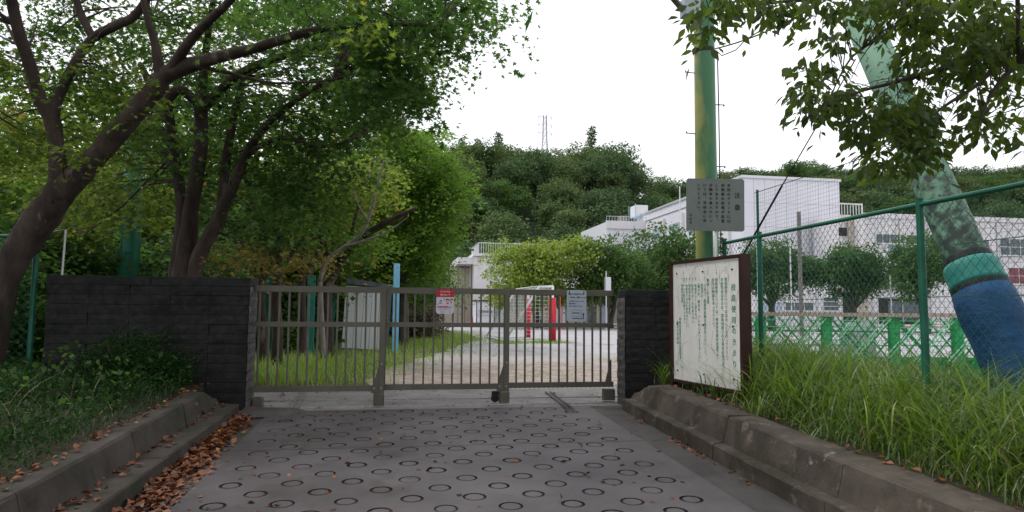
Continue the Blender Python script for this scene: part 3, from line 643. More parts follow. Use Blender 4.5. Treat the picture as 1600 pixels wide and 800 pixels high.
for x, z, s, sz in ((.215, .13, '一、', .036), (.215, .22, '校庭使用については次のことを守って下さい。', .040), (.275, .22, '本校児童以外の方、団体利用される場合必要です。', .040),
                    (.36, .13, '二、', .036), (.36, .22, '団体使用については、使用許可書が必要です。', .040), (.415, .22, '許可の時間を守って下さい。', .040),
                    (.50, .13, '三、', .036), (.50, .22, '使用上の注意', .044), (.555, .19, '１、ゴルフ、飛球等危険な遊びはしないこと。', .040), (.60, .27, '使用禁止', .036),
                    (.655, .24, '（飼犬の、散歩は、フンのしまつをすること）', .040), (.71, .19, '２、校庭ネットに登らない', .038), (.765, .19, '３、校舎にボールをあてない', .038),
                    (.82, .19, '４、自転車の乗入れ禁止', .036), (.87, .19, '５、校庭内では火を使わないこと', .036), (.915, .19, '６、ペット等を校庭に入れない', .036), (.955, .19, '７、校庭内は禁煙', .034),
                    (1.00, .66, '市教育委員会小学校管理者', .038), (1.045, .70, '市立小学校長', .044)):
    k = L_ / 1.13; column(mb, s, bp(L_ - x * k, zt - z), r_, up, n_, sz * 1.0, 1.08, bold=.03, narrow=1.1)
for v in range(len(mb.V)): mb.V[v] = tuple(np.array(mb.V[v]) + n_ * .0018)
mb.build('lettering', ['ink_green'], rb)

# ---------------------------------------------------------------- caution sign on its post
so_ = P(1117.5, 320, 8.45); KS = 8.45 / 7.3; sr = CR * np.array([1, 1, 0]); sr = sr / np.linalg.norm(sr); ang = math.radians(-4); sr = np.array([sr[0] * math.cos(ang) - sr[1] * math.sin(ang), sr[0] * math.sin(ang) + sr[1] * math.cos(ang), -.02]); sr /= np.linalg.norm(sr)
su = np.array([.015, 0, 1.]); sn = np.cross(sr, su); sn = sn / np.linalg.norm(sn); sn = sn if sn.dot(-so_) > 0 else -sn
cs = empty('caution_sign', (so_[0], so_[1] + .04, gz(so_[0], so_[1])), 'grey steel caution sign with black lettering in front of the green pole', 'sign')
mb = MB(); plate(mb, so_, sr, su, sn, .62 * KS, .575 * KS, .022, .003); mb.build('panel', ['sign_grey'], cs)
mb = MB(); q = so_ - sn * .035
mb.tube([(q[0], q[1], gz(q[0], q[1]) - .05), (q[0], q[1], so_[2] + .2)], .027, 12); mb.build('post', ['screw'], cs, smooth=True)
mb = MB()
column(mb, '注　意', so_ + sr * .235 * KS + su * .105 * KS + sn * .002, sr, su, sn, .062 * KS, 1.05, bold=.03)
for i, s in enumerate(('本校のグランドには', '自動散水設備が設置', 'してありますので、', '自動車の乗入れにつ', 'いては、学校長に申', 'しでて下さい。')):
    column(mb, s, so_ + sr * (.145 - i * .064) * KS + su * .215 * KS + sn * .002, sr, su, sn, .036 * KS, 1.36, bold=.03)
column(mb, '学校長', so_ + sr * -.262 * KS + su * -.12 * KS + sn * .002, sr, su, sn, .028 * KS, 1.4, bold=.02)
mb.build('lettering', ['ink_black'], cs)

# ---------------------------------------------------------------- green pole with steps
pb = P(1105, 400, 9.0); px_, py_ = pb[0], pb[1]; yellow_side_pole(px_)
gp = empty('utility_pole', (px_, py_, gz(px_, py_)), 'tall upright green steel pole with step bolts behind the caution sign', 'pole')
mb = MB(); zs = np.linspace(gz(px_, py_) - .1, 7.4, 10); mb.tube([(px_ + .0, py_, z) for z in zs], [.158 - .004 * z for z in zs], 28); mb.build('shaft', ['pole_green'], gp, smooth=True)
mb = MB()
for v, s_ in ((106, -1), (205, -1), (305, -1), (158, 1), (258, 1)):
    z = P(1105, v, 9)[2]; x0 = px_ + s_ * .13; mb.tube([(x0, py_ - .03 * s_, z), (x0 + s_ * .14, py_ - .03 * s_, z + .004)], .007, 6); mb.tube([(x0 + s_ * .14, py_, z + .004), (x0 + s_ * .147, py_, z + .004)], .016, 8)
mb.build('step_bolt', ['cable'], gp)
zb_ = P(1100, 71, 9)[2]
mb = MB(); mb.tube([(px_, py_, zb_ - .03), (px_, py_, zb_ + .03)], .140, 24); mb.box(px_ - .17, px_ - .12, py_ - .05, py_ + .02, zb_ - .03, zb_ + .03); mb.build('band', ['dark_metal'], gp)
mb = MB(); a, b = P(1092, 45, 8.85), P(1040, -14, 8.3); d = b - a; sd_ = np.cross(d, (0, 0, 1)); sd_ = sd_ / np.linalg.norm(sd_) * .05; upv = np.cross(sd_, d); upv = upv / np.linalg.norm(upv) * .03
mb.prism([a + sd_, a - sd_, b - sd_ * .6, b + sd_ * .6], upv); mb.build('bracket', ['block_grey'], gp)
mb = MB(); c = P(1080, 14, 8.6); mb.bbox(c[0] - .12, c[0] + .1, c[1] - .08, c[1] + .1, c[2] - .10, c[2] + .14, .02); mb.build('lamp_housing', ['sign_blue'], gp)
def cable_obj(pts, r, label, name='cable', m='cable', sag=0.):
    mb = MB(); pts = [np.array(p, float) for p in pts]
    if sag and len(pts) == 2: a, b = pts; pts = [a + (b - a) * t - np.array([0, 0, sag * 4 * t * (1 - t)]) for t in np.linspace(0, 1, 14)]
    mb.tube(pts, r, 6); return mb.build(name, [m], label=label, cat='cable')
cable_obj([P(1121, 84, 8.8), P(1123, 170, 8.8), P(1125, 290, 8.8), P(1127, 420, 8.8)], .008, 'dark knotted rope hanging down the right side of the green pole', 'rope')
cable_obj([P(1118, 76, 8.9), P(1380, -60, 6.5)], .009, 'upper black cable running from the green pole up into the leaves', sag=.12)
cable_obj([P(1119, 79, 8.85), P(1128, 87, 8.8), P(1150, 78, 8.6), P(1165, 62, 8.4), P(1240, 16, 7.9), P(1330, -30, 7)], .007, 'lower looped black cable running from the green pole into the leaves')
cable_obj([P(1337, 92, 7.6), P(1270, 208, 8.1), P(1222, 290, 8.4)], .008, 'thin slanting guy wire between the leaning pole and the fence')
cable_obj([P(1222, 290, 8.4), P(1165, 392, 8.8), P(1130, 455, 9.0)], .014, 'thick black lower sleeve of the slanting guy wire', 'wire_sleeve')
cable_obj([P(-20, 160, 6.5), P(66, 207, 8.5)], .008, 'upper of two dark wires at the left edge of the trees', sag=.03)
cable_obj([P(-20, 168, 6.5), P(62, 212, 8.5)], .008, 'lower of two dark wires at the left edge of the trees', sag=.05)

# leaning strut pole with blue pad
lp = [P(1668, 760, 5.1), P(1341, 20, 7.7)]
dl = (lp[1] - lp[0]) / np.linalg.norm(lp[1] - lp[0]); LL = np.linalg.norm(lp[1] - lp[0])
def on(u_target):                                                   # distance along the strut where it crosses that column
    best = min(np.linspace(0, LL, 400), key=lambda t: abs(800 + FPX * ((lp[0] + dl * t - CAM) @ CR) / ((lp[0] + dl * t - CAM) @ _F) - u_target)); return best
ln = empty('strut_pole', lp[0], 'leaning pale green strut pole with peeling paint behind the fence', 'pole')
tb = on(1523); tt = on(1512)
def seg(t0, t1, r0, r1, n=26, steps=6, wob=0.):
    mb = MB(); ts = np.linspace(t0, t1, steps); mb.tube([lp[0] + dl * t for t in ts], [r0 + (r1 - r0) * (t - t0) / (t1 - t0) + R_.uniform(-wob, wob) for t in ts], n); return mb
seg(0, LL, .183, .172).build('shaft', ['pole_pale'], ln, smooth=True)
seg(0, tb - .16, .247, .238, steps=16, wob=.010).build('blue_pad', ['pad_blue'], ln, smooth=True)
seg(tb - .17, tb - .11, .232, .228).build('strap', ['black'], ln, smooth=True)
mb = seg(tb - .11, tb + .12, .235, .215, steps=7, wob=.008); mb.build('teal_wrap', ['tape_teal'], ln, smooth=True)
seg(tb + .12, tb + .19, .205, .195).build('strap', ['black'], ln, smooth=True)

# ---------------------------------------------------------------- chain-link fences
FX = 4.2
def chain_fence(root, Ys, top_z, X, mesh_y0, mesh_y1, zb, cell=.041, axis='y', post_r=.030, wires=(1.75, 1.28), pm='green_paint', wm='green_wire', wr=.0028):
    def pt(a, z, off=0.): return (X + off, a, z) if axis == 'y' else (a, X + off, z)
    for y in Ys:
        mb = MB(); mb.tube([pt(y, zb(y) - .1), pt(y, top_z + .02)], post_r, 12); mb.tube([pt(y, top_z + .02), pt(y, top_z + .032)], post_r * 1.12, 12); mb.build('post', [pm], root)
    y0, y1 = min(mesh_y0, mesh_y1), max(mesh_y0, mesh_y1)
    mb = MB(); mb.tube([pt(y0, top_z - .02, -.002), pt(y1, top_z - .02, -.002)], .022, 10); mb.build('top_rail', [pm], root)
    mb = MB()
    for z in wires: mb.tube([pt(y0, z, -.004), pt(y1, z, -.004)], .0035, 4, cap=False)
    mb.build('line_wire', [wm], root)
    # woven wires: every strand zigzags; one ribbon-thin square section each
    n = int((y1 - y0) / cell); zlo = min(zb(y0), zb(y1)); dz = cell * 1.08; m = int((top_z - .03 - zlo) / dz)
    V = []; Fq = []
    sq = [(-1, -1), (1, -1), (1, 1), (-1, 1)][:3]
    for i in range(n):
        b = len(V); yb = y0 + (i + .5) * cell
        for k in range(m + 1):
            s_ = 1 if (k + i) % 2 else -1; y = yb + s_ * cell * .5; z = top_z - .03 - k * dz; off = .002 * s_
            for a, c in sq: V.append(pt(y + a * wr, z, off + c * wr))
        for k in range(m):
            for q in range(3): Fq.append((b + k * 3 + q, b + k * 3 + (q + 1) % 3, b + (k + 1) * 3 + (q + 1) % 3, b + (k + 1) * 3 + q))
    V = np.array(V); L = np.array(Fq).ravel()
    me = np_mesh('chain_link', V, L, np.arange(len(Fq)) * 4, np.full(len(Fq), 4), [M[wm]])
    tag(add_child(bpy.data.objects.new('chain_link', me), root), kind='stuff')
fn = empty('chain_link_fence', (FX, 6, .6), 'green chain-link fence on round posts running along the tall grass', 'fence')
zt_f = 1.5 + .9
chain_fence(fn, [PXp(1440, 400, FX)[1], PXp(1187, 400, FX)[1], PXp(1132, 400, FX)[1], PXp(1440, 400, FX)[1] - 2.35], zt_f, FX, PXp(1132, 400, FX)[1], 2.6, lambda y: gz(FX, y), wires=(2.02, 1.62, .95))
fl = empty('chain_link_fence', (-6, 8.6, .5), 'dark green chain-link fence left of the granite wall behind the maple trunk', 'fence')
chain_fence(fl, [-4.15, -6.2, -8.4], 2.30, 8.55, -8.4, -4.1, lambda y: .5, axis='x', wires=(1.6,), cell=.05)
pp = PY(92, 400, 8.4); mb = MB(); mb.tube([(pp[0], 8.45, .5), (pp[0] + .03, 8.45, 2.36)], .014, 8); mb.tube([(pp[0] - .1, 8.46, 2.33), (pp[0] + .03, 8.45, 2.36)], .012, 8); mb.build('grey_post', ['screw'], label='thin pale steel post at the left end of the granite wall', cat='post')

# ball-catching net behind the fence
sn_ = empty('sports_net', (5.2, 6, .3), 'tall thin sports net hung behind the chain-link fence', 'net')
mb = MB(); NX = 5.2; ny0, ny1, nz0, nz1 = 3.2, 9.2, .5, 3.25; c = .055; t = .0011
y = ny0
while y < ny1: mb.add([(NX, y - t, nz0), (NX, y + t, nz0), (NX + t, y, nz0), (NX, y - t, nz1), (NX, y + t, nz1), (NX + t, y, nz1)], [(0, 1, 4, 3), (1, 2, 5, 4), (2, 0, 3, 5)]); y += c
z = nz0
while z < nz1: mb.add([(NX, ny0, z - t), (NX, ny0, z + t), (NX + t, ny0, z), (NX, ny1, z - t), (NX, ny1, z + t), (NX + t, ny1, z)], [(0, 1, 4, 3), (1, 2, 5, 4), (2, 0, 3, 5)]); z += c
mb.build('netting', ['net'], sn_, kind='stuff')
mb = MB(); mb.tube([(NX, ny0, nz1), (NX, ny1, nz1)], .005, 6); mb.build('head_rope', ['net'], sn_)
for y in (ny0, ny1):
    mb = MB(); mb.tube([(NX + .05, y, 0), (NX + .05, y, 3.3)], .02, 8); mb.build('post', ['green_paint'], sn_)

# ---------------------------------------------------------------- green barrier beyond the fence
def bq(u, v, d=12.5): return P(u, v, d)
ba = empty('green_barrier', P(1345, 600, 12.5), 'bright green lattice barrier with a tan top rail beyond the fence', 'barrier')
bo = P(1345, 600, 12.5); ex = CR * np.array([1, 1, 0]); ex /= np.linalg.norm(ex); ey = np.array([-ex[1], ex[0], 0])
Z0b = ZY; Z1b = 1.44
def bpt(x, z, y=0.): return np.array([bo[0], bo[1], 0]) + ex * x + ey * y + np.array([0, 0, z])
def bar(name, a, b, wd, m, dp=.04):
    d = (b - a) / np.linalg.norm(b - a); s_ = np.cross(d, ey); mb = MB(); mb.prism([a - s_ * wd, b - s_ * wd, b + s_ * wd, a + s_ * wd], ey * dp); return mb.build(name, [m], ba)
bar('top_rail', bpt(-2.7, Z1b), bpt(2.35, Z1b), .035, 'barrier_tan', .10)
for x in (-1.78, -.53, .75, 1.95, 3.2, -3.05):
    mb = MB(); q = bpt(x, 0, .12); mb.prism([bpt(x - .085, Z0b, .12), bpt(x + .085, Z0b, .12), bpt(x + .085, Z1b - .04, .12), bpt(x - .085, Z1b - .04, .12)], ey * .12); mb.build('post', ['barrier_green'], ba)
for x in (-2.9, -2.3, -1.62, -1.0, -.40, .22, .85, 1.45, 2.1, 2.7):
    for k in (0, .085): bar('brace', bpt(x + k - .42, Z0b + .30, .06), bpt(x + .36 + k, Z1b - .05, .06), .009, 'barrier_pale', .02)
for k in range(22): bar('lattice_bar', bpt(-3.1 + k * .28, Z1b - .05, .22), bpt(-2.3 + k * .28, Z0b + .2, .22), .013, 'barrier_green', .015)
for k in range(22): bar('lattice_bar', bpt(-3.1 + k * .28, Z0b + .2, .24), bpt(-2.3 + k * .28, Z1b - .05, .24), .012, 'barrier_green', .015)
for z in (.95, 1.2, 1.33): bar('rail', bpt(-3.1, z, .2), bpt(3.2, z, .2), .008, 'barrier_pale', .02)
for x in (-1.5, -.3, .9, 2.1): bar('brace', bpt(x - .1, Z1b - .05, .30), bpt(x + .75, Z0b + .2, .30), .018, 'barrier_green', .03)
for z, m in ((.86, 'barrier_pale'), (.60, 'barrier_green'), (1.12, 'barrier_green')): bar('rail', bpt(-3.1, z, .26), bpt(3.2, z, .26), .014, m, .03)
bar('panel', bpt(-3.1, .42, .34), bpt(3.2, .42, .34), .22, 'barrier_green', .02)
mb = MB(); mb.prism([bpt(-.15, .62, .45), bpt(.55, .62, .45), bpt(.55, 1.3, .45), bpt(-.15, 1.3, .45)], ey * .02); mb.build('white_sheet', ['wall_lilac'], ba)

# ---------------------------------------------------------------- yard things
sh = P(565, 550, 18.6); sh[2] = ZY
she = empty('storage_shed', sh, 'pale grey-blue leaning garden shed with a slate-grey lid roof', 'shed')
rotS = Matrix.Translation(Vector(sh)) @ Matrix.Rotation(math.radians(2.5), 4, 'Y') @ Matrix.Rotation(math.radians(-14), 4, 'Z')
mb = MB(); mb.box(-.50, .50, .0, .9, .04, 1.78, M4=rotS); mb.build('wall', ['shed_dark'], she)
pw = 1.02 / 5; rotS = rotS @ Matrix.Scale(1.12, 4, (1, 0, 0))
for i in range(5):
    mb = MB(); mb.box(-.51 + i * pw + .003, -.51 + (i + 1) * pw - .003, -.03, 0, .08, 1.80, M4=rotS); mb.build('plank', ['shed'], she)
    mb = MB(); mb.box(-.51 + i * pw + .07, -.51 + i * pw + .078, -.034, -.0302, .1, 1.78, M4=rotS); mb.build('groove', ['shed_dark'], she)
mb = MB(); mb.prism([tuple(rotS @ Vector(p)) for p in ((-.56, -.06, 1.86), (.56, -.06, 1.80), (.56, -.06, 1.90), (-.56, -.06, 2.04))], np.array(rotS.to_3x3() @ Vector((0, 1.02, 0)))); mb.build('roof', ['shed_roof'], she)
mb = MB(); mb.box(-.52, .52, -.02, .92, -.03, .06, M4=rotS); mb.build('base', ['block_grey'], she)
bpz = P(617, 553, 18.3); mb = MB(); mb.bbox(bpz[0] - .085, bpz[0] + .085, bpz[1], bpz[1] + .17, ZY - .02, P(617, 411, 18.3)[2], .008)
tag(mb.build('blue_post', ['blue_paint']), 'tall light blue square post standing beside the shed', 'post')
pl = PZ(651, 529, ZY); mb = MB(); mb.bbox(pl[0] - .26, pl[0], pl[1], pl[1] + .3, ZY, ZY + .36, .02); mb.bbox(pl[0] + .012, pl[0] + .25, pl[1] - .02, pl[1] + .28, ZY, ZY + .34, .02); mb.build('concrete_block', ['block_grey'], label='pair of grey concrete blocks on the grass before the brown hedge', cat='concrete block')
mb = MB(); c = PZ(737, 505, ZY); mb.box(c[0] - .2, c[0] + .2, c[1] - .2, c[1] + .2, ZY, ZY + .04); mb.tube([(c[0], c[1], ZY + .04), (c[0], c[1], ZY + .7)], [.15, .04], 14); mb.build('traffic_cone', ['orange'], label='small orange traffic cone before the left school building', cat='cone')

# soccer goal, seen from the side
ga, gb = P(863, 534, 24.8), P(825, 527, 28.3); GH = 2.05
gg = empty('soccer_goal', (*((ga + gb) / 2)[:2], ZY), 'white soccer goal with red padded posts and a grey net', 'soccer goal')
ga[2] = gb[2] = ZY; bk = np.array([-1.75, .1, 0]); upz = np.array([0, 0, GH])
def tb_(name, pts, r, m, n=10): mb = MB(); mb.tube(pts, r, n); return mb.build(name, [m], gg, smooth=True)
for q in (ga, gb):
    p_ = tb_('goalpost', [q, q + upz], .055, 'white_paint'); tb_('pad', [q + upz * .0 + (0, 0, .02), q + upz * .80], .135 if q is ga else .11, 'red_pad', 12)
    tb_('side_brace', [q + upz, q + upz + bk * .28, q + bk + (0, 0, .05)], .045, 'white_paint'); tb_('ground_bar', [q + bk + (0, 0, .04), q + (0, 0, .04)], .03, 'white_paint')
q = ga + np.array([.24, -.1, 0]); tb_('pad', [q + (0, 0, .02), q + upz * .82], .05, 'red_pad')
tb_('crossbar', [ga + upz, gb + upz], .06, 'white_paint'); tb_('rear_bar', [ga + bk + (0, 0, .04), gb + bk + (0, 0, .04)], .035, 'white_paint'); tb_('rear_top_bar', [ga + upz + bk * .28, gb + upz + bk * .28], .035, 'white_paint')
mb = MB()
a0, a1 = ga + upz + bk * .28, gb + upz + bk * .28; b0, b1 = ga + bk, gb + bk
for f in np.linspace(0, 1, 24): mb.tube([a0 + (a1 - a0) * f, b0 + (b1 - b0) * f + (0, 0, .05)], .006, 3, cap=False)
for f in np.linspace(0, 1, 16): mb.tube([a0 + (b0 - a0) * f, a1 + (b1 - a1) * f], .006, 3, cap=False)
for (p, q) in ((ga, a0), (gb, a1)):
    for f in np.linspace(0, 1, 12):
        top = p + upz + bk * f if f < .28 else p + upz * (1 - (f - .28) / .72) + bk * f; mb.tube([top, p + bk * f], .006, 3, cap=False)
    for f in np.linspace(.08, .95, 14): mb.tube([p + upz * f, p + upz * f + bk * (1 - .72 * f)], .006, 3, cap=False)
mb.build('goal_net', ['white_paint'], gg, kind='stuff')

# poles in the yard
for u, v0, v1, d, r, m, lab in ((1248, 331, 488, 34, .10, 'wood_pole', 'thick weathered wooden pole standing before the gym wall'), (1234, 372, 488, 33, .035, 'frame_alu', 'thin pale pole between the wooden pole and the left yard tree'),
                                (1183, 385, 488, 33, .035, 'frame_alu', 'thin pale pole close beside the green fence post'), (1391, 430, 488, 38, .04, 'frame_alu', 'thin grey pipe pole right of the middle yard tree'), (947, 424, 505, 40, .04, 'frame_alu', 'thin pole with a grey box among the dark yard trees'), (1062, 291, 330, 72, .06, 'frame_alu', 'slim pale lightning mast at the gym roof edge')):
    a = P(u, v0, d); zb0 = ZY if u != 1062 else P(u, 345, d)[2]
    mb = MB(); mb.tube([(a[0], a[1], zb0), (a[0], a[1], a[2])], r, 8)
    if u == 947: mb.bbox(a[0] - .1, a[0] + .25, a[1] - .2, a[1] + .1, a[2] - 1.3, a[2] - .35, .02)
    mb.build('yard_pole', [m], label=lab, cat='pole')

# ---------------------------------------------------------------- buildings
def wall_box(root, name, x0, x1, y0, y1, z0, z1, m): mb = MB(); mb.box(x0, x1, y0, y1, z0, z1); return mb.build(name, [m], root)
def window(root, x0, x1, z0, z1, Y, cols=2, rows=1, glass='glass', fr='frame_alu', t=.06, sill=True):
    mb = MB(); f = .07
    mb.box(x0, x1, Y - t, Y, z0, z0 + f); mb.box(x0, x1, Y - t, Y, z1 - f, z1); mb.box(x0, x0 + f, Y - t, Y, z0 + f, z1 - f); mb.box(x1 - f, x1, Y - t, Y, z0 + f, z1 - f)
    for k in range(1, cols): x = x0 + (x1 - x0) * k / cols; mb.box(x - f * .4, x + f * .4, Y - t * .8, Y, z0 + f, z1 - f)
    for k in range(1, rows): z = z0 + (z1 - z0) * k / rows; mb.box(x0 + f, x1 - f, Y - t * .7, Y, z - f * .4, z + f * .4)
    wn = mb.build('window', [fr], root)
    for k in range(cols):
        a, b = x0 + (x1 - x0) * k / cols, x0 + (x1 - x0) * (k + 1) / cols
        wall_box(wn, 'pane', a + .02, b - .02, Y - .02, Y - .003, z0 + .02, z1 - .02, glass)
    if sill: wall_box(wn, 'sill', x0 - .08, x1 + .08, Y - .14, Y - .002, z0 - .07, z0 - .003, 'wall_white')
    return wn
def uz(u, v, Y): p = PY(u, v, Y); return p[0], p[2]
# gym: front Y=65, long side runs back
G = empty('gymnasium', (*P(1235, 480, 70)[:2], ZY), 'large white windowless gymnasium wall with a sloping roof edge behind the yard trees', 'building')
gy = 65; gx0, gz1 = uz(1160, 278, gy); gx1, gz2 = uz(1311, 284, gy); gz1 = (gz1 + gz2) / 2; gyb = 97
wall_box(G, 'wall', gx0, gx1, gy, gyb, 0, gz1, 'wall_lilac')
mb = MB(); mb.box(gx0 - .15, gx1 + .15, gy - .15, gyb + .1, gz1, gz1 + .28); mb.build('roof', ['frame_alu'], G)
mb = MB()
for k in range(1, 9): x = gx0 + (gx1 - gx0) * k / 9; mb.box(x - .012, x + .012, gy - .004, gy, .5, gz1 - .05)
for k in range(1, 6): z = gz1 * k / 6; mb.box(gx0, gx1, gy - .004, gy, z - .01, z + .01)
mb.build('cladding_joint', ['block_grey'], G, kind='stuff')
mb = MB(); mb.box(gx0 - .07, gx0 - .02, gy + .5, gyb - .5, gz1 - 1.1, gz1 - 1.0); mb.build('band', ['block_grey'], G)
for k in range(5):                                                   # side pilasters and windows
    y = gy + 3 + k * 6; wall_box(G, 'pilaster', gx0 - .35, gx0 - .001, y - .25, y + .25, 0, gz1 - 1.6, 'wall_white')
    mb = MB(); mb.box(gx0 - .08, gx0 - .004, y + 1.2, y + 4.4, gz1 - 4.4, gz1 - 2.6); wn = mb.build('window', ['frame_alu'], G)
    for q in (0, 1): wall_box(wn, 'pane', gx0 - .10, gx0 - .085, y + 1.3 + q * 1.55, y + 2.75 + q * 1.55, gz1 - 4.3, gz1 - 2.7, 'glass_pale')
# rear block with the water tank
RB = empty('rear_block', (*P(975, 480, 96)[:2], ZY), 'white flat-roofed rear school block with tank and roof machines above the dark trees', 'building')
ry = 93; a = uz(948, 345, ry); b = uz(995, 352, ry); zt_r = uz(970, 347, ry)[1]
wall_box(RB, 'wall', a[0], b[0] + 6, ry, ry + 14, 0, zt_r, 'wall_lilac'); wall_box(RB, 'parapet', a[0] - .15, b[0] + 6, ry - .2, ry - .001, zt_r - 1.0, zt_r + .15, 'wall_white')
tk = uz(1003, 338, ry + 2); wall_box(RB, 'water_tank', tk[0] - .95, tk[0] + .95, ry + 2, ry + 4.4, tk[1], tk[1] + 1.7, 'wall_white')
mb = MB()
for dx in (-1.1, -.4, .4, 1.1):
    for dy in (1.8, 4.6): mb.box(tk[0] + dx - .04, tk[0] + dx + .04, ry + dy - .04, ry + dy + .04, zt_r, tk[1] + (1.9 if dx < -1 else .0))
mb.box(tk[0] - 1.2, tk[0] + 1.2, ry + 1.75, ry + 1.85, tk[1] - .3, tk[1] - .15); mb.build('tank_stand', ['blue_paint'], RB)
k_ = uz(975, 343, ry + 1.5); wall_box(RB, 'roof_machine', k_[0] - .55, k_[0] + .55, ry + 1.5, ry + 2.5, zt_r + .1, zt_r + 1.15, 'block_grey')
mb = MB()
for i in range(22): x = a[0] + i * .42; mb.box(x - .02, x + .02, ry + .02, ry + .06, zt_r + .1, zt_r + .8)
mb.box(a[0], a[0] + 9.2, ry + .02, ry + .06, zt_r + .8, zt_r + .86); mb.build('railing', ['frame_alu'], RB)

# right school building
RS = empty('school_building', (*P(1460, 490, 64)[:2], ZY), 'long white three-storey school building behind the fence on the right', 'building')
sy = 58; sx0 = uz(1350, 334, sy)[0]; sz1 = uz(1450, 338, sy)[1]
wall_box(RS, 'wall', sx0, 74, sy, sy + 12, 0, sz1, 'wall_white'); wall_box(RS, 'parapet', sx0 - .1, 74.1, sy - .12, sy - .001, sz1 - .35, sz1 + .12, 'wall_white')
mb = MB()
for u in (1400, 1445, 1506, 1556): x = uz(u, 350, sy)[0]; mb.box(x - .02, x + .02, sy - .006, sy, .4, sz1 - .4)
for v in (352, 388, 405, 443): z = uz(1400, v, sy)[1]; mb.box(sx0, 74, sy - .005, sy, z - .025, z + .02)
mb.build('wall_joint', ['wall_beige'], RS, kind='stuff')
def W(u0, v0, u1, v1, **k): a, b = uz(u0, v1, sy), uz(u1, v0, sy); window(RS, a[0], b[0], a[1], b[1], sy, **k)
W(1368, 366, 1412, 380, cols=4, glass='glass'); wall_box(RS, 'spandrel', uz(1388, 390, sy)[0], uz(1407, 390, sy)[0], sy - .05, sy - .008, uz(1395, 394, sy)[1], uz(1395, 381, sy)[1], 'glass_pale')
W(1416, 368, 1476, 382, cols=5); W(1420, 425, 1476, 440, cols=5)
W(1562, 374, 1625, 399, cols=4, rows=2); W(1576, 419, 1640, 444, cols=4, rows=2, glass='curtain_red'); W(1508, 374, 1545, 399, cols=3, rows=2)
wall_box(RS, 'canopy_slab', uz(1372, 443, sy)[0], uz(1445, 443, sy)[0], sy - 1.0, sy - .01, uz(1400, 446, sy)[1], uz(1400, 443, sy)[1] + .05, 'wall_white')
wall_box(RS, 'spandrel', uz(1372, 440, sy)[0], uz(1408, 440, sy)[0], sy - .06, sy - .008, uz(1395, 442, sy)[1], uz(1395, 425, sy)[1], 'glass_pale')
for (u0, v0, u1, v1, m) in ((1373, 467, 1437, 488, 'void'), (1500, 467, 1560, 488, 'void')):
    a, b = uz(u0, v1, sy), uz(u1, v0, sy); o_ = wall_box(RS, 'garage_opening', a[0], b[0], sy - .04, sy - .009, ZY, b[1], m); wall_box(o_, 'pane', a[0] + 1.0, b[0] - .2, sy - .06, sy - .042, ZY + .5, b[1] - .25, 'glass')
for u in (1404, 1448, 1556):
    x = uz(u, 350, sy)[0]; mb = MB(); mb.tube([(x, sy - .12, ZY), (x, sy - .12, sz1 - .4)], .06, 6); mb.build('downpipe', ['frame_alu'], RS)
# low front wing and stair tower between gym and school
LW = empty('entrance_wing', (*P(1320, 490, 60)[:2], ZY), 'low white and beige entrance wing with stair between gym and school building', 'building')
ly = 56; lx0, lz = uz(1178, 441, ly); lx1 = uz(1362, 441, ly)[0]
wall_box(LW, 'wall', lx0, lx1, ly, ly + 1.9, 0, lz, 'wall_white')
wall_box(LW, 'stair_tower', uz(1311, 400, 59.9)[0], sx0 - .01, 59.9, 64, 0, uz(1330, 336, 59.9)[1], 'wall_white')
wall_box(LW, 'stair_wall', uz(1328, 400, 59.5)[0], uz(1352, 400, 59.5)[0], 59.5, 59.88, lz, uz(1340, 340, 59.5)[1], 'wall_beige')
wall_box(LW, 'dark_landing', uz(1312, 400, 59.85)[0], uz(1350, 400, 59.85)[0] - 1.3, 59.85, 59.897, uz(1330, 369, 59.85)[1], uz(1330, 356, 59.85)[1], 'void')
a = uz(1311, 334, 64); b = uz(1346, 318, 64); mb = MB(); x = a[0]
while x < b[0]: mb.box(x - .03, x + .03, 64, 64.05, a[1] - .3, b[1] - .15); x += .34
mb.box(a[0], b[0] + .1, 63.99, 64.06, b[1] - .15, b[1] - .02); mb.box(a[0], b[0] + .1, 63.99, 64.06, a[1] - .4, a[1] - .3); mb.box(b[0], b[0] + .12, 63.98, 64.07, a[1] - .4, b[1]); mb.build('roof_railing', ['wall_white'], LW)
def WL(u0, v0, u1, v1, **k): a, b = uz(u0, v1, ly), uz(u1, v0, ly); window(LW, a[0], b[0], a[1], b[1], ly, **k)
WL(1190, 472, 1222, 487, cols=3, glass='glass_pale'); WL(1226, 472, 1271, 486, cols=3); WL(1286, 464, 1310, 486, cols=1, rows=3)
for nm, u0, u1, v0, m in (('doorway', 1317, 1331, 458, 'void'), ('door', 1333, 1357, 460, 'wall_beige')):
    wall_box(LW, nm, uz(u0, 480, ly)[0], uz(u1, 480, ly)[0], ly - .04, ly - .004, ZY, uz(u0, v0, ly)[1], m)
wall_box(LW, 'canopy', uz(1308, 455, ly)[0], uz(1362, 455, ly)[0], ly - 1.2, ly - .002, uz(1330, 456, ly)[1], uz(1330, 445, ly)[1], 'wall_white')
mb = MB()
for u in (1362, 1276): x = uz(u, 460, ly)[0]; mb.tube([(x, ly - .1, ZY), (x, ly - .1, lz)], .05, 6)
mb.build('downpipe', ['frame_alu'], LW)

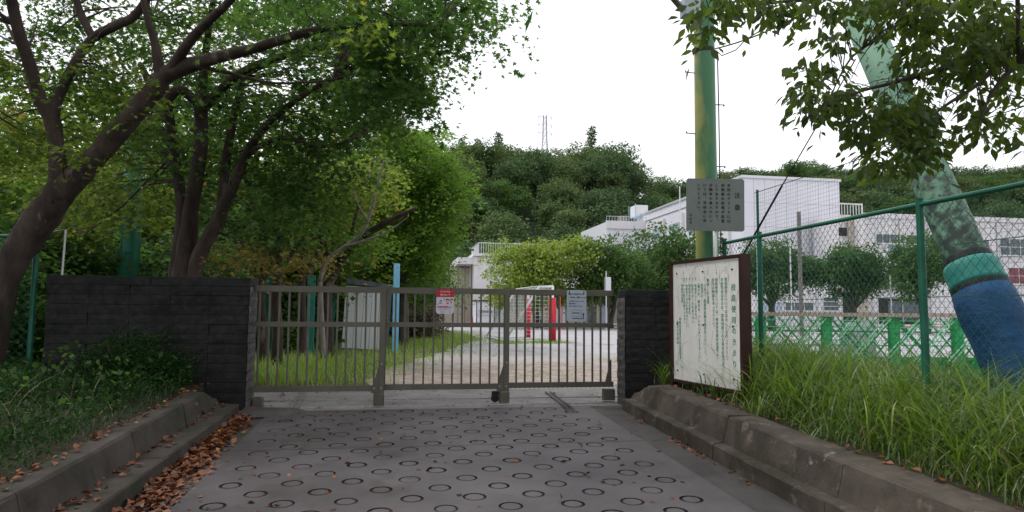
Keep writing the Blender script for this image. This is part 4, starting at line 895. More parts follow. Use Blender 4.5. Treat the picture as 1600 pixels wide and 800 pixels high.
# left two-storey building
LB = empty('school_annex', (*P(850, 500, 56)[:2], ZY), 'cream two-storey school annex with a roof railing behind the yellow-green tree', 'building')
by = 55; bx0, bz1 = uz(741, 400, by); bx1 = uz(1010, 400, by)[0]; z1f = uz(800, 447, by)[1]
wall_box(LB, 'wall', bx0, bx1, by, by + 10, z1f, bz1, 'wall_white'); wall_box(LB, 'ground_floor_wall', bx0, bx1, by + 1.2, by + 10, 0, z1f - .002, 'wall_beige')
wall_box(LB, 'corner_pier', bx0, uz(772, 480, by)[0], by, by + 1.19, 0, z1f - .003, 'wall_white')
wall_box(LB, 'roof_slab', bx0 - .1, bx1, by - .25, by + 10.2, bz1 + .002, bz1 + .22, 'wall_white')
wall_box(LB, 'balcony_slab', uz(716, 410, by)[0], bx0 - .005, by + .3, by + 9, uz(728, 412, by)[1], bz1 - .1, 'wall_white')
wall_box(LB, 'side_wall', uz(690, 410, by)[0], bx0 - .006, by + 3.5, by + 9.5, 0, uz(728, 414, by)[1], 'wall_beige')
for u in (717, 728, 738): x = uz(u, 470, by)[0]; mb = MB(); mb.tube([(x, by + 1, ZY), (x, by + 1, uz(728, 413, by)[1])], .06, 8); mb.build('downpipe', ['wood_pole'], LB)
mb = MB(); zr = bz1 + .22; x = bx0 + .4
while x < bx0 + 6: mb.box(x - .02, x + .02, by + .2, by + .24, zr, zr + .88); x += .2
mb.box(bx0 + .4, bx0 + 6, by + .19, by + .25, zr + .88, zr + .94)
y = by + .2
while y < by + 6: mb.box(bx0 + .38, bx0 + .42, y - .02, y + .02, zr, zr + .88); y += .35
mb.box(bx0 + .37, bx0 + .43, by + .2, by + 6, zr + .88, zr + .94); mb.build('roof_railing', ['frame_alu'], LB)
lt = empty('lean_to_store', (*P(758, 500, 55)[:2], ZY), 'small white lean-to store with a barred window against the annex', 'store')
ax0, ax1, az1 = uz(744, 480, 53)[0], uz(773, 480, 53)[0], uz(758, 471, 53)[1]
mb = MB(); mb.box(ax0, ax1, 53, 54.99, ZY, az1); mb.build('wall', ['wall_lilac'], lt)
mb = MB(); mb.box(ax0 - .1, ax1 + .1, 52.9, 54.98, az1 + .001, az1 + .12); mb.build('roof', ['void'], lt)
mb = MB(); mb.box(ax0, ax0 + .06, 52.96, 52.999, ZY, az1); mb.box(ax1 - .06, ax1, 52.96, 52.999, ZY, az1); mb.build('trim', ['void'], lt)
window(lt, uz(748, 484, 53)[0], uz(770, 484, 53)[0], uz(758, 490, 53)[1], uz(758, 484, 53)[1], 52.995, cols=7)
for u0, u1, nm, m in ((776, 788, 'door', 'glass_pale'), (870, 882, 'door', 'wall_lilac'), (884, 888, 'door_post', 'wall_white'), (945, 957, 'window', 'glass_pale'), (925, 936, 'door', 'glass')):
    wall_box(LB, nm, uz(u0, 480, by)[0], uz(u1, 480, by)[0], by + 1.12, by + 1.196, ZY, uz(800, 478, by)[1], m)
for u in (800, 836, 866, 900, 915, 940, 962, 985): x = uz(u, 480, by)[0]; wall_box(LB, 'pier', x - .15, x + .15, by + .9, by + 1.198, ZY, z1f - .004, 'wall_beige')
wall_box(LB, 'canopy', uz(880, 440, by)[0], bx1, by - 1.4, by - .01, z1f - .1, z1f + .08, 'wall_white')
mb = MB(); mb.box(PZ(744, 509, ZY)[0], 60, 46, 46.25, ZY - .05, ZY + .16); mb.build('yard_kerb', ['barrier_tan'], kind='structure')
mb = MB(); mb.box(PZ(744, 509, ZY)[0] - 6, 60, 46.25, 70, ZY + .001, ZY + .05); mb.build('yard_terrace', ['yard'], kind='structure')

# ================================================================ VEGETATION
def inside(poly, p):
    x, y = p; c = False; n = len(poly)
    for i in range(n):
        (x0, y0), (x1, y1) = poly[i], poly[(i + 1) % n]
        if (y0 > y) != (y1 > y) and x < (x1 - x0) * (y - y0) / (y1 - y0) + x0: c = not c
    return c
def canopy_pts(poly, n, d0, d1):
    xs_, ys_ = [p[0] for p in poly], [p[1] for p in poly]; out = []
    while len(out) < n:
        u, v = R_.uniform(min(xs_), max(xs_)), R_.uniform(min(ys_), max(ys_))
        if inside(poly, (u, v)): out.append(P(u, v, R_.uniform(d0, d1)))
    return np.array(out)
def make_tree(name, base, limbs, groups, bark, label, tw=.012, twn=None, cat='tree', nroot=10, group=None):
    """limbs: lists of (x,y,z,r); groups: (centres, spray kwargs, material)"""
    t = empty(name, base, label, cat, group)
    mb = MB(); nodes = []
    for l in limbs: nodes.append(limb(mb, [(*p[:3], p[3] * (.82 if name == 'maple_tree' else 1)) for p in l], nroot, jit=.085))
    if name == 'maple_tree': groups = [(thin(g[0]), g[1], g[2]) for g in groups]
    allc = np.concatenate([g[0] for g in groups])
    pick = allc if twn is None or twn >= len(allc) else allc[rng.choice(len(allc), twn, replace=False)]
    nn = np.concatenate([n_[len(n_) // 4:] for n_ in nodes]); twigs(mb, nn, pick, tw)
    mb.build('trunk', [bark], t, smooth=True)
    bym = {}
    for cts, kw, m in groups: bym.setdefault(m, []).append(spray_pts(cts, **kw))
    for m, parts in bym.items(): leaves_obj('crown', parts, m, t)
    return t

def ell(u, v, ru, rv, d0, d1, n): 
    out = []
    for _ in range(n): a, r = R_.uniform(0, 6.28), math.sqrt(R_.random()); out.append(P(u + ru * r * math.cos(a), v + rv * r * math.sin(a), R_.uniform(d0, d1)))
    return np.array(out)
def proj(c): d = (c - CAM) @ _F; return 800 + FPX * ((c - CAM) @ CR) / d, 400 - FPX * ((c - CAM) @ CU) / d, d
CLEAR = []
def mark_limbs(ls, rmin=.05):
    for l in ls:
        A = np.array(l)
        for a, b in zip(A, A[1:]):
            for f in np.linspace(0, 1, 6):
                q = a + (b - a) * f
                if q[3] >= rmin: CLEAR.append(q)
def thin(cs, keep=.2, px=34):
    Q = np.array(CLEAR); qu, qv, qd = proj(Q[:, :3]); u, v, d = proj(cs); k = np.ones(len(cs), bool)
    for i in range(len(cs)):
        hit = (np.hypot(qu - u[i], qv - v[i]) < px + Q[:, 3] * FPX / qd) & (d[i] < qd + .15)
        if d[i] > 0 and hit.any() and R_.random() > keep: k[i] = False
    return cs[k]
# --- the big maple at the left edge
T1l = [uvd((-25, 665, 7.5, .24), (-20, 570, 7.5, .205), (-4, 480, 7.5, .19), (10, 430, 7.5, .185), (30, 392, 7.5, .19), (54, 355, 7.5, .215), (80, 320, 7.5, .20), (102, 288, 7.5, .17)),
       uvd((86, 312, 7.5, .18), (145, 250, 7.5, .140), (195, 195, 7.45, .135), (240, 140, 7.4, .125), (262, 115, 7.4, .115), (330, 92, 7.2, .085), (400, 75, 7.0, .065), (480, 50, 6.8, .05), (580, 38, 6.6, .035), (690, 40, 6.4, .018)),
       uvd((92, 305, 7.5, .135), (89, 235, 7.5, .10), (80, 185, 7.5, .10), (60, 150, 7.4, .085), (46, 100, 7.3, .075), (26, 40, 7.1, .07), (6, -70, 6.9, .06), (-30, -260, 6.6, .03)),
       uvd((82, 190, 7.5, .07), (92, 150, 7.5, .065), (118, 98, 7.5, .065), (145, 60, 7.5, .06), (185, 38, 7.4, .06), (216, 18, 7.4, .05), (260, -60, 7.3, .04), (330, -200, 7.0, .02)),
       uvd((146, 60, 7.5, .055), (125, 18, 7.5, .045), (112, -40, 7.4, .035), (90, -180, 7.2, .02)),
       uvd((250, 128, 7.4, .075), (242, 70, 7.3, .05), (228, 20, 7.2, .04), (212, -70, 7.0, .025)),
       uvd((262, 118, 7.4, .08), (300, 60, 7.1, .06), (360, 0, 6.7, .045), (430, -80, 6.2, .03), (520, -220, 5.6, .015)),
       uvd((300, 102, 7.2, .03), (350, 112, 7.3, .024), (430, 130, 7.4, .018), (520, 125, 7.4, .01))]
polyA = [(-60, -90), (500, -90), (640, -70), (765, -60), (776, 10), (768, 48), (735, 78), (690, 82), (640, 70), (600, 95), (560, 70), (430, 60), (330, 110), (180, 150), (60, 140), (-60, 120)]
polyA2 = [(560, 60), (640, 85), (690, 105), (700, 130), (675, 165), (640, 175), (600, 150), (560, 175), (540, 120)]
polyB = [(-60, 100), (60, 130), (180, 150), (330, 110), (480, 70), (570, 110), (560, 180), (505, 200), (470, 260), (430, 330), (330, 320), (280, 250), (180, 300), (100, 330), (-60, 300)]
mk = dict(n=95, size=.062, thick=.055, droop=.55, tilt=.45, down=.35)
big = dict(n=60, size=.11, thick=.1, droop=.4, tilt=.4, tmpl=T_DIA)
over = np.array([[R_.uniform(-9, 1.2), R_.uniform(-9, 6.5), R_.uniform(4.6, 7)] for _ in range(380)]); over = over[(over[:, 1] < 3.2) | (rng.random(len(over)) < .35)]
over2 = np.array([[R_.uniform(-9, -3.2), R_.uniform(-2, 7.5), R_.uniform(3.2, 6)] for _ in range(70)])
def vis(c, margin=40):                                             # keep the shade-giving outer crown outside the frame
    d = (c - CAM) @ _F; u = 800 + FPX * ((c - CAM) @ CR) / d; v = 400 - FPX * ((c - CAM) @ CU) / d
    mg = 1.5 * FPX / np.maximum(d, .3) + margin; return (d > .3) & (u > -mg) & (u < 1600 + mg) & (v > -mg) & (v < 850)
def outside(cs): return cs[~vis(cs)]
mark_limbs(T1l)
T2l = [uvd((287, 612, 10, .30), (286, 470, 10, .26), (290, 425, 10, .21), (298, 330, 10, .135), (313, 240, 10, .12), (314, 170, 10, .11), (318, 110, 9.8, .07), (330, 20, 9.5, .05), (350, -90, 9.2, .025)),
       uvd((270, 470, 10.1, .14), (276, 420, 10.1, .125), (284, 330, 10.1, .105), (272, 240, 10.2, .09), (262, 170, 10.2, .08), (250, 90, 10.2, .05), (225, -20, 10, .025)),
       uvd((305, 470, 9.9, .15), (308, 410, 9.9, .13), (340, 345, 9.9, .115), (362, 295, 9.8, .10), (386, 240, 9.8, .08), (422, 190, 9.6, .06), (505, 130, 9.3, .045), (600, 105, 9.0, .03)),
       uvd((345, 342, 9.9, .09), (350, 280, 10, .085), (362, 200, 10, .07), (380, 120, 9.9, .05)),
       uvd((313, 175, 10, .09), (370, 118, 9.8, .075), (440, 88, 9.5, .06), (540, 62, 9.2, .045), (650, 50, 9, .03)),
       uvd((314, 165, 10, .09), (280, 140, 9.9, .09), (250, 160, 9.8, .08), (220, 100, 9.9, .05)),
       uvd((386, 240, 9.8, .05), (440, 215, 9.6, .04), (500, 230, 9.5, .03), (560, 215, 9.4, .02))]
mark_limbs(T2l, .06)
make_tree('maple_tree', P(-22, 640, 7.5), T1l,
          [(canopy_pts([p for p in polyA if p[0] > 150] + [(300, 100)] , 74, 5.8, 8.6), dict(mk, rad=.34), 'leaf_maple'), (canopy_pts(polyA, 165, 7.9, 9.8), dict(mk, rad=.40, n=85), 'leaf_maple'), (canopy_pts(polyA2, 30, 6.2, 7.6), dict(mk, rad=.28), 'leaf_maple'),
           (canopy_pts([(480, 0), (700, 10), (690, 60), (560, 60), (500, 40)], 4, 5.2, 6.0), dict(mk, rad=.25, n=35), 'leaf_maple_b'),
           (canopy_pts([(-60, 80), (240, 60), (330, 160), (200, 260), (-60, 250)], 70, 7.0, 9.0), dict(mk, rad=.36), 'leaf_maple_b'), (outside(over), dict(big, rad=.8), 'leaf_maple'), (outside(over2), dict(big, rad=.8), 'leaf_maple')],
          'bark', 'large dark maple leaning in from the left edge with a forked trunk', nroot=14, twn=300)
# --- the many-stemmed maple behind the wall
polyC = [(230, 20), (560, -20), (690, 90), (650, 190), (600, 195), (580, 215), (520, 250), (505, 300), (520, 350), (470, 345), (430, 360), (400, 330), (330, 300), (240, 300), (180, 250)]
make_tree('maple_tree', P(287, 606, 10), T2l,
          [(canopy_pts(polyC, 230, 8.8, 12), dict(mk, rad=.46, size=.075, n=85), 'leaf_maple'), (canopy_pts(polyC, 90, 10, 12.5), dict(mk, rad=.45, size=.075, n=80), 'leaf_maple_b'),
           (canopy_pts([(370, 230), (500, 200), (560, 260), (540, 330), (430, 330)], 26, 9.4, 10.5), dict(mk, rad=.42, size=.07, n=90), 'leaf_maple'),
           (np.concatenate([ell(420, 398, 120, 26, 9, 12, 20), ell(25, 180, 50, 25, 9, 11, 6), ell(130, 330, 60, 40, 11, 13, 8)]), dict(mk, rad=.35, size=.07, n=45, tmpl=T_DIA), 'leaf_gold'),
           (canopy_pts([(0, 230), (250, 230), (260, 330), (100, 350), (0, 300)], 45, 10, 13), dict(mk, rad=.45, size=.08, n=80), 'leaf_maple_b')],
          'bark', 'dark maple with several upright stems behind the left granite wall', nroot=12, twn=240)

# --- bigger-leaved tree at the right edge, its boughs hanging into the top corner
tx = P(1830, 700, 4.4)
T4l = [[(tx[0], tx[1], .3, .17), (tx[0] + .02, tx[1], 1.6, .14), (tx[0] - .05, tx[1] + .1, 2.6, .12), (tx[0] - .2, tx[1] + .3, 3.4, .10), (tx[0] - .5, tx[1] + .5, 4.5, .06)],
       [(tx[0] - .05, tx[1] + .1, 2.5, .08)] + uvd((1640, 30, 4.2, .028), (1560, 75, 4.1, .021), (1480, 105, 4.0, .016), (1400, 128, 3.9, .012), (1330, 148, 3.85, .007), (1250, 190, 3.8, .003)),
       uvd((1640, 30, 4.2, .02), (1600, 60, 4.0, .018), (1530, 130, 3.9, .012), (1470, 170, 3.8, .008), (1400, 230, 3.8, .004)),
       [(tx[0] - .15, tx[1] + .2, 3.2, .07)] + uvd((1560, -60, 4.3, .035), (1420, -30, 4.2, .022), (1300, -5, 4.2, .014), (1200, 5, 4.2, .009), (1110, 20, 4.2, .004)),
       uvd((1420, -30, 4.2, .015), (1400, 40, 4.0, .010), (1330, 90, 3.9, .006), (1290, 170, 3.9, .003)),
       uvd((1620, 80, 3.7, .014), (1560, 130, 3.7, .010), (1530, 190, 3.7, .005))]
blobs = [(1490, 40, 100, 62, 48), (1390, 12, 70, 28, 20), (1560, 30, 70, 60, 30), (1540, 105, 75, 50, 26), (1440, 110, 35, 45, 10), (1300, 95, 55, 28, 10), (1270, 140, 40, 34, 8), (1245, 165, 22, 28, 5), (1330, 165, 55, 26, 14), (1400, 180, 55, 38, 24), (1440, 200, 40, 40, 20), (1350, 200, 42, 18, 7),
         (1385, 240, 38, 18, 6), (1440, 235, 26, 14, 5), (1375, 262, 14, 9, 2), (1560, 160, 55, 45, 10), (1520, 200, 40, 20, 5), (1590, 200, 25, 50, 6), (1112, 14, 26, 16, 7), (1104, 40, 14, 9, 4), (1160, 0, 60, 14, 11), (1200, 10, 26, 10, 5), (1250, 8, 70, 14, 9), (1330, 12, 50, 20, 8), (1290, 55, 30, 20, 4), (1470, -60, 200, 40, 26), (1300, -50, 200, 25, 14)]
cc = []
for (u, v, ru, rv, n) in blobs:
    for _ in range(n):
        a, r = R_.uniform(0, 6.28), math.sqrt(R_.random()); uu_, vv_ = u + ru * r * math.cos(a), v + rv * r * math.sin(a)
        if 1318 < uu_ < 1402 and 40 < vv_ < 128: continue
        if uu_ < 1240 and vv_ > 55: continue
        cc.append(P(u + ru * r * math.cos(a), v + rv * r * math.sin(a), R_.uniform(3.5, 4.5)))
over3 = outside(np.array([[R_.uniform(1.2, 8), R_.uniform(-9, 1.2), R_.uniform(4.0, 6.5)] for _ in range(200)]))
make_tree('broadleaf_tree', (tx[0], tx[1], .3), T4l, [(np.array(cc), dict(rad=.095, n=14, size=.063, thick=.03, droop=.5, tilt=.55, down=1.0, tmpl=T_OVAL), 'leaf_broad'), (over3, dict(rad=.7, n=60, size=.11, thick=.15, tmpl=T_DIA), 'leaf_broad')],
          'bark_grey', 'tree with larger oval leaves hanging into the top right corner', tw=.006, twn=330, nroot=8)

# --- trees beyond the gate
def wtree(name, u, vb, d, limbs_uv, groups, bark, label, **k):
    return make_tree(name, P(u, vb, d) * np.array([1, 1, 0]) + np.array([0, 0, ZY]), limbs_uv, groups, bark, label, **k)
wtree('leafy_tree', 640, 548, 22, [uvd((628, 548, 22, .22), (630, 460, 22, .17), (625, 400, 22, .14), (640, 320, 22, .1), (650, 230, 22, .05)), uvd((628, 420, 22, .1), (670, 340, 22, .07), (710, 300, 21.5, .03)), uvd((628, 420, 22, .1), (590, 340, 22, .07), (560, 290, 22, .03))],
      [(np.concatenate([ell(655, 240, 45, 50, 20, 24, 44), ell(600, 235, 40, 45, 20, 24, 30), ell(690, 345, 24, 40, 20, 23, 14), ell(630, 325, 80, 60, 20, 24.5, 76), ell(692, 305, 36, 42, 20, 23.5, 38), ell(635, 400, 58, 34, 20, 24, 48), ell(610, 400, 60, 60, 21, 24, 50)]), dict(rad=.62, n=150, size=.115, thick=.09, droop=.25, tilt=.35, tmpl=T_DIA), 'leaf_bright')],
      'bark_grey', 'tall bright green layered tree reaching over the grass right of the shed', twn=120)
wtree('leafy_tree', 520, 560, 15, [uvd((512, 560, 15, .16), (510, 470, 15, .13), (518, 430, 15, .12), (550, 385, 14.8, .10), (600, 350, 14.5, .07), (650, 325, 14.2, .03)), uvd((516, 440, 15, .08), (505, 380, 15, .07), (480, 320, 15, .05), (450, 270, 15, .02)), uvd((545, 390, 14.8, .05), (560, 320, 14.8, .035), (585, 250, 14.7, .02))],
      [(np.concatenate([ell(560, 290, 60, 50, 13.5, 16.5, 36), ell(500, 300, 70, 60, 14, 17, 44)]), dict(rad=.45, n=80, size=.09, thick=.08, tmpl=T_MAPLE, droop=.3), 'leaf_maple_b'), (ell(560, 375, 70, 25, 13.5, 16, 22), dict(rad=.4, n=60, size=.09, thick=.09, tmpl=T_DIA), 'leaf_bright'), (ell(440, 375, 75, 26, 13.5, 16, 16), dict(rad=.42, n=55, size=.085, thick=.05, tmpl=T_DIA), 'leaf_gold')],
      'bark', 'slanting tree with olive and golden leaves just left of the shed', twn=90)
mb = MB(); nd = []
for l in (uvd((500, 440, 13.6, .05), (512, 405, 13.6, .045), (560, 370, 13.5, .04), (580, 330, 13.4, .03), (592, 280, 13.4, .022), (605, 235, 13.4, .006)), uvd((575, 345, 13.4, .025), (560, 320, 13.4, .018), (552, 290, 13.4, .006)), uvd((590, 290, 13.4, .018), (572, 262, 13.4, .005)), uvd((596, 262, 13.4, .012), (614, 250, 13.4, .004)), uvd((540, 385, 13.5, .03), (600, 365, 13.4, .02), (636, 340, 13.3, .006)), uvd((505, 560, 13.6, .07), (502, 500, 13.6, .06), (500, 440, 13.6, .05))): limb(mb, l, 7)
mb.build('dead_tree', ['bark_pale'], smooth=True, label='bare pale dead tree slanting up beside the shed', cat='dead tree')
for i, (u, d, vt, r, lab) in enumerate(((410, 12.5, 300, .07, 'thin dark tree stem just inside the gate beside the left wall, leftmost of the stems'), (432, 12, 300, .085, 'curved dark tree trunk behind the left gate leaf with golden leaves'), (470, 14, 330, .08, 'straight dark tree trunk behind the left gate leaf with yellow twigs'))):
    lm = [uvd((u, 575 - i * 5, d, r * 1.3), (u + 2, 520, d, r * 1.05), (u - 3 + i * 2, 460, d, r), (u + 3, 400, d, r * .8), (u - 6, vt, d, r * .4)), uvd((u, 440, d, r * .6), (u + 22, 400, d, r * .45), (u + 45, 370, d - .3, r * .2))]
    g = [(ell(u - 5, 350, 45, 45, d - 1, d + 1, 14), dict(rad=.4, n=70, size=.085, thick=.06, tmpl=T_MAPLE), 'leaf_maple')]
    g.append((ell(u + (10 if i != 1 else -20), 405, 42, 18, d - .8, d + .8, 8), dict(rad=.34, n=42, size=.075, thick=.03, droop=.4, tmpl=T_DIA), 'leaf_gold'))
    wtree('slim_tree', u, 575, d, lm, g, 'bark', lab, twn=22, nroot=8)

# --- generic trees sharing meshes
def tree_meshes(seed, H, Rr, lobes, nspray, n, size, leaf, bark, th=.35, flat=.75, trunk_r=.2, spray=.9, nl=6, tmpl=T_DIA, tri=False):
    st = rng; r = random.Random(seed); mb = MB(); nodes = []; cs = []
    top = H * .62; limb_pts = limb(mb, [(0, 0, -.2, trunk_r * 1.3), (0, 0, H * .1, trunk_r), (r.uniform(-.1, .1) * Rr, r.uniform(-.1, .1) * Rr, H * th, trunk_r * .8), (r.uniform(-.15, .15) * Rr, r.uniform(-.15, .15) * Rr, top, trunk_r * .35)], 8, sub=3)
    for k in range(lobes):
        a = 6.283 * k / lobes + r.uniform(-.4, .4); rad = Rr * r.uniform(.25, .72); z = H * r.uniform(th + .12, .86) if k else H * .86
        if k == 0: rad = 0
        c = np.array([math.cos(a) * rad, math.sin(a) * rad, z]); lr = Rr * r.uniform(.38, .6)
        if k < nl: limb(mb, [(*limb_pts[len(limb_pts) // 2], trunk_r * .5), (*(limb_pts[len(limb_pts) // 2] * .5 + c * .5 + np.array([0, 0, -.05 * H])), trunk_r * .32), (*c, trunk_r * .1)], 5, sub=2)
        cs.append(ellipsoid_pts(c, (lr, lr, lr * flat), nspray))
    cs = np.concatenate(cs); cs = cs[cs[:, 2] > H * th * .85]
    C, D, N, S, T = spray_pts(cs, spray, n, size, thick=size * .8, droop=.2 / max(spray, .3), tilt=.5, tmpl=tmpl)
    V, L, St, To = place_leaves(C, D, N, S, T)
    return mb.mesh('trunk', [bark], True), np_mesh('crown', V, L, St, To, [M[leaf]])
def put_tree(name, tm, loc, rot=0., s=1., sz=None, label=None, cat='tree', group=None, only_crown=False):
    t = empty(name, loc, label, cat, group); t.rotation_euler = (0, 0, rot); t.scale = (s, s, sz or s)
    for nm, me in (('trunk', tm[0]), ('crown', tm[1])):
        if nm == 'trunk' and only_crown: continue
        o = bpy.data.objects.new(nm, me); COL.objects.link(o); o.parent = t
    return t
yt_y = tree_meshes(3, 5.4, 3.9, 15, 40, 34, .21, 'leaf_yellow', 'bark_grey', th=.25, flat=.55, trunk_r=.22, spray=.6)
yt_g = tree_meshes(4, 6.2, 3.8, 14, 40, 34, .21, 'leaf_yard', 'bark_grey', th=.28, flat=.6, trunk_r=.2, spray=.6)
yt_h = tree_meshes(8, 5.6, 3.3, 12, 42, 34, .19, 'leaf_yard', 'bark_grey', th=.34, flat=.6, trunk_r=.26, spray=.5)
def ground_at(u, d): p = P(u, 500, d); return (p[0], p[1], ZY)
put_tree('yard_tree', yt_y, ground_at(840, 43), .4, .88, 1.04, 'broad yellow-green tree in front of the school annex')
put_tree('yard_tree', yt_g, ground_at(955, 44), 1.2, .80, .98, 'dark green tree with a straight trunk behind the right gate leaf')
put_tree('yard_tree', yt_g, ground_at(1040, 47), 3.4, .98, 1.16, 'taller dark green tree left of the green pole, above the right wall')
put_tree('yard_tree', yt_h, ground_at(1206, 44), 2.2, .88, 1.06, 'round dark green tree just right of the first green fence post')
put_tree('yard_tree', yt_h, ground_at(1334, 42), 5.1, .82, .98, 'umbrella-shaped tree with a forked trunk in the middle of the right yard')
put_tree('yard_tree', yt_h, ground_at(1447, 38), .9, .74, 1.02, 'dense dark tree behind the tall green fence post')
put_tree('yard_tree', yt_g, ground_at(1110, 50), .2, .7, .8, 'small dark tree behind the caution sign post')

# background trees on the left
bt = [tree_meshes(20 + k, 8, 3.6, 12, 22, 26, .20, ('leaf_maple_b', 'leaf_maple', 'leaf_bright')[k % 3], 'bark', th=.16, flat=.8, trunk_r=.2, spray=.75) for k in range(3)]
bl = ['dark tree filling the far left behind the forked maple', 'olive tree between the forked maple and the green post', 'dense tree behind the many-stemmed maple', 'tree closing the view behind the shed', 'dark tree behind the golden-leaved stems',
      'light green tree at the very left edge', 'shaded tree behind the left granite wall', 'tall tree above the shed roof', 'green tree at the left end of the hillside, behind the bright layered tree', 'dark tree behind the blue post', 'low green tree behind the brown hedge', 'small light tree in the gap left of the annex']
for i, (u, d, s, k) in enumerate(((20, 19, .95, 1), (150, 17, .85, 0), (290, 19, 1.0, 1), (545, 27, 1.15, 1), (430, 20, .95, 0), (-70, 14, .8, 2), (215, 24, 1.2, 2), (480, 30, 1.35, 1), (625, 62, 1.35, 1), (600, 34, .95, 1), (655, 36, .62, 2), (668, 58, .55, 2))):
    put_tree('background_tree', bt[k], ground_at(u, d), i * 1.3, s, s, bl[i], group='trees at the back of the left side')
hedge_t = tree_meshes(31, 2.6, 1.7, 10, 24, 26, .12, 'leaf_maple', 'bark_grey', th=.02, flat=.9, trunk_r=.05, spray=.5)
hl = [(-60, 12, 1), (20, 12.5, 1.0), (90, 13, 1.1), (150, 14, .9), (225, 13.5, 1.0), (300, 14.5, 1.0), (360, 16, .9), (420, 18, 1.2), (470, 22, 1.1), (515, 24, 1.2), (560, 27, 1.3), (-10, 10.3, .8), (60, 10.6, .7), (610, 30, 1.2), (385, 20, 1.3)]
sl_ = ['beyond the left fence, at the picture edge', 'beyond the left fence, beside the forked trunk', 'just left of the granite wall', 'behind the left part of the granite wall', 'behind the wall by the dark green pole', 'at the foot of the many-stemmed maple', 'behind the right end of the left wall', 'behind the left gate leaf, next to the wall', 'behind the golden-leaved stems', 'in the shade left of the shed', 'behind the storage shed', 'by the left fence, low against the edge', 'in front of the dark green fence mesh', 'behind the blue post', 'behind the stem nearest the left wall']
for i, (u, d, s) in enumerate(hl):
    put_tree('shrub', hedge_t, ground_at(u, d), i * 2.1, s, s * (1.05 if i % 2 else .9), 'dark leafy shrub ' + sl_[i], 'shrub', 'shaded shrubs under the left trees', only_crown=True)
hb = tree_meshes(33, 1.15, .9, 8, 26, 26, .09, 'leaf_hedge' if 'leaf_hedge' in M else 'leaf_gold', 'bark_grey', th=.02, flat=.9, trunk_r=.03, spray=.28)
M['leaf_hedge'] = leaf_mat('hedge_leaf', (.09, .075, .05), (.18, .14, .09), (.2, .22, .06), trans=.3); hb[1].materials[0] = M['leaf_hedge']
for u, lab in ((640, 'brownish clipped shrub behind the concrete blocks, nearest the blue post'), (662, 'brownish clipped shrub behind the concrete blocks, farther from the blue post')): put_tree('shrub', hb, ground_at(u, 27), u, 1., 1., lab, 'shrub', only_crown=True)
# green pole and teal posts behind the wall on the left
a = P(201, 430, 12.5); mb = MB(); mb.tube([(a[0], a[1], ZY), (a[0], a[1], P(203, 180, 12.5)[2])], .17, 18); mb.build('green_pole', ['green_paint'], smooth=True, label='thick dark green pole behind the left granite wall among the maples', cat='pole')
for i, (u, lab) in enumerate(((422, 'green post in the shade behind the left gate leaf, beside the wall'), (487, 'pale teal post in the shade behind the left gate leaf'), (520, 'pale teal post in the shade beside the shed'))):
    a = P(u, 430, 15 + i * 2); mb = MB(); mb.box(a[0] - .09, a[0] + .09, a[1], a[1] + .1, ZY, 2.6 - .3 * i); mb.build('shaded_post', ['green_paint' if i == 0 else 'tape_teal'], label=lab, cat='post')

# ---------------------------------------------------------------- hill and its wood
RU = [(300, 290), (560, 280), (700, 279), (760, 284), (820, 292), (900, 290), (940, 284), (975, 300), (1010, 320), (1040, 332), (1070, 330), (1110, 318), (1160, 306), (1250, 306), (1330, 310), (1400, 308), (1500, 308), (1600, 310), (1900, 310), (2600, 350)]
def ridge(u):
    vv = np.interp(u, [a for a, b in RU], [b for a, b in RU]); D = np.interp(u, [600, 950, 1100, 1700], [215, 205, 270, 300]); D0 = np.interp(u, [600, 950, 1100, 1700], [100, 112, 130, 130]); return vv, D, D0
def hill_pt(u, t):                                                  # t 0 foot, 1 ridge, >1 beyond
    vv, D, D0 = ridge(u); d = D0 + (D - D0) * t; p = P(u, 482, d); zr_ = P(u, vv, D)[2]
    z = ZY - .3 + (zr_ - ZY) * (math.sin(min(t, 1) * math.pi / 2) ** 1.15 if t <= 1 else 1 - .25 * (t - 1)); return np.array([p[0], p[1], z])
us = np.linspace(-300, 2600, 60); ts = list(np.linspace(0, 1, 14)) + [1.3, 2.0]
mb = MB(); mb.add([hill_pt(u, t) for t in ts for u in us], [(j * 60 + i, j * 60 + i + 1, (j + 1) * 60 + i + 1, (j + 1) * 60 + i) for j in range(len(ts) - 1) for i in range(59)])
M['hill'] = mat('hill_floor', (.018, .028, .012), .95, col2=(.03, .04, .018), scale=.3, bump=.3, bscale=.8)
mb.build('hill', ['hill'], smooth=True, kind='structure')
ht = [tree_meshes(40 + k, 9.5, 6.0, 13, 20, 24, .46, ('leaf_hill', 'leaf_hill_b', 'leaf_hill', 'leaf_hill_b', 'leaf_yard')[k], 'bark_grey', th=.12, flat=.75, trunk_r=.25, spray=1.15) for k in range(5)]
def conifer(seed):
    r = random.Random(seed); mb = MB(); mb.tube([(0, 0, 0), (0, 0, 6), (0, 0, 11)], [.25, .15, .03], 6); cs = []
    for k in range(70):
        f = (k + .5) / 70; z = 2.5 + 8.3 * f; rr = 2.3 * (1 - f) ** .8 * r.uniform(.4, 1); a = r.uniform(0, 6.28); cs.append((math.cos(a) * rr, math.sin(a) * rr, z))
    C, D, N, S, T = spray_pts(np.array(cs), .55, 18, .38, thick=.1, droop=.5, tmpl=T_DIA); V, L, St, To = place_leaves(C, D, N, S, T)
    return mb.mesh('trunk', ['bark_grey'], True), np_mesh('crown', V, L, St, To, [M['leaf_hill_b']])
cn = conifer(2)
rr = random.Random(99); cand = []
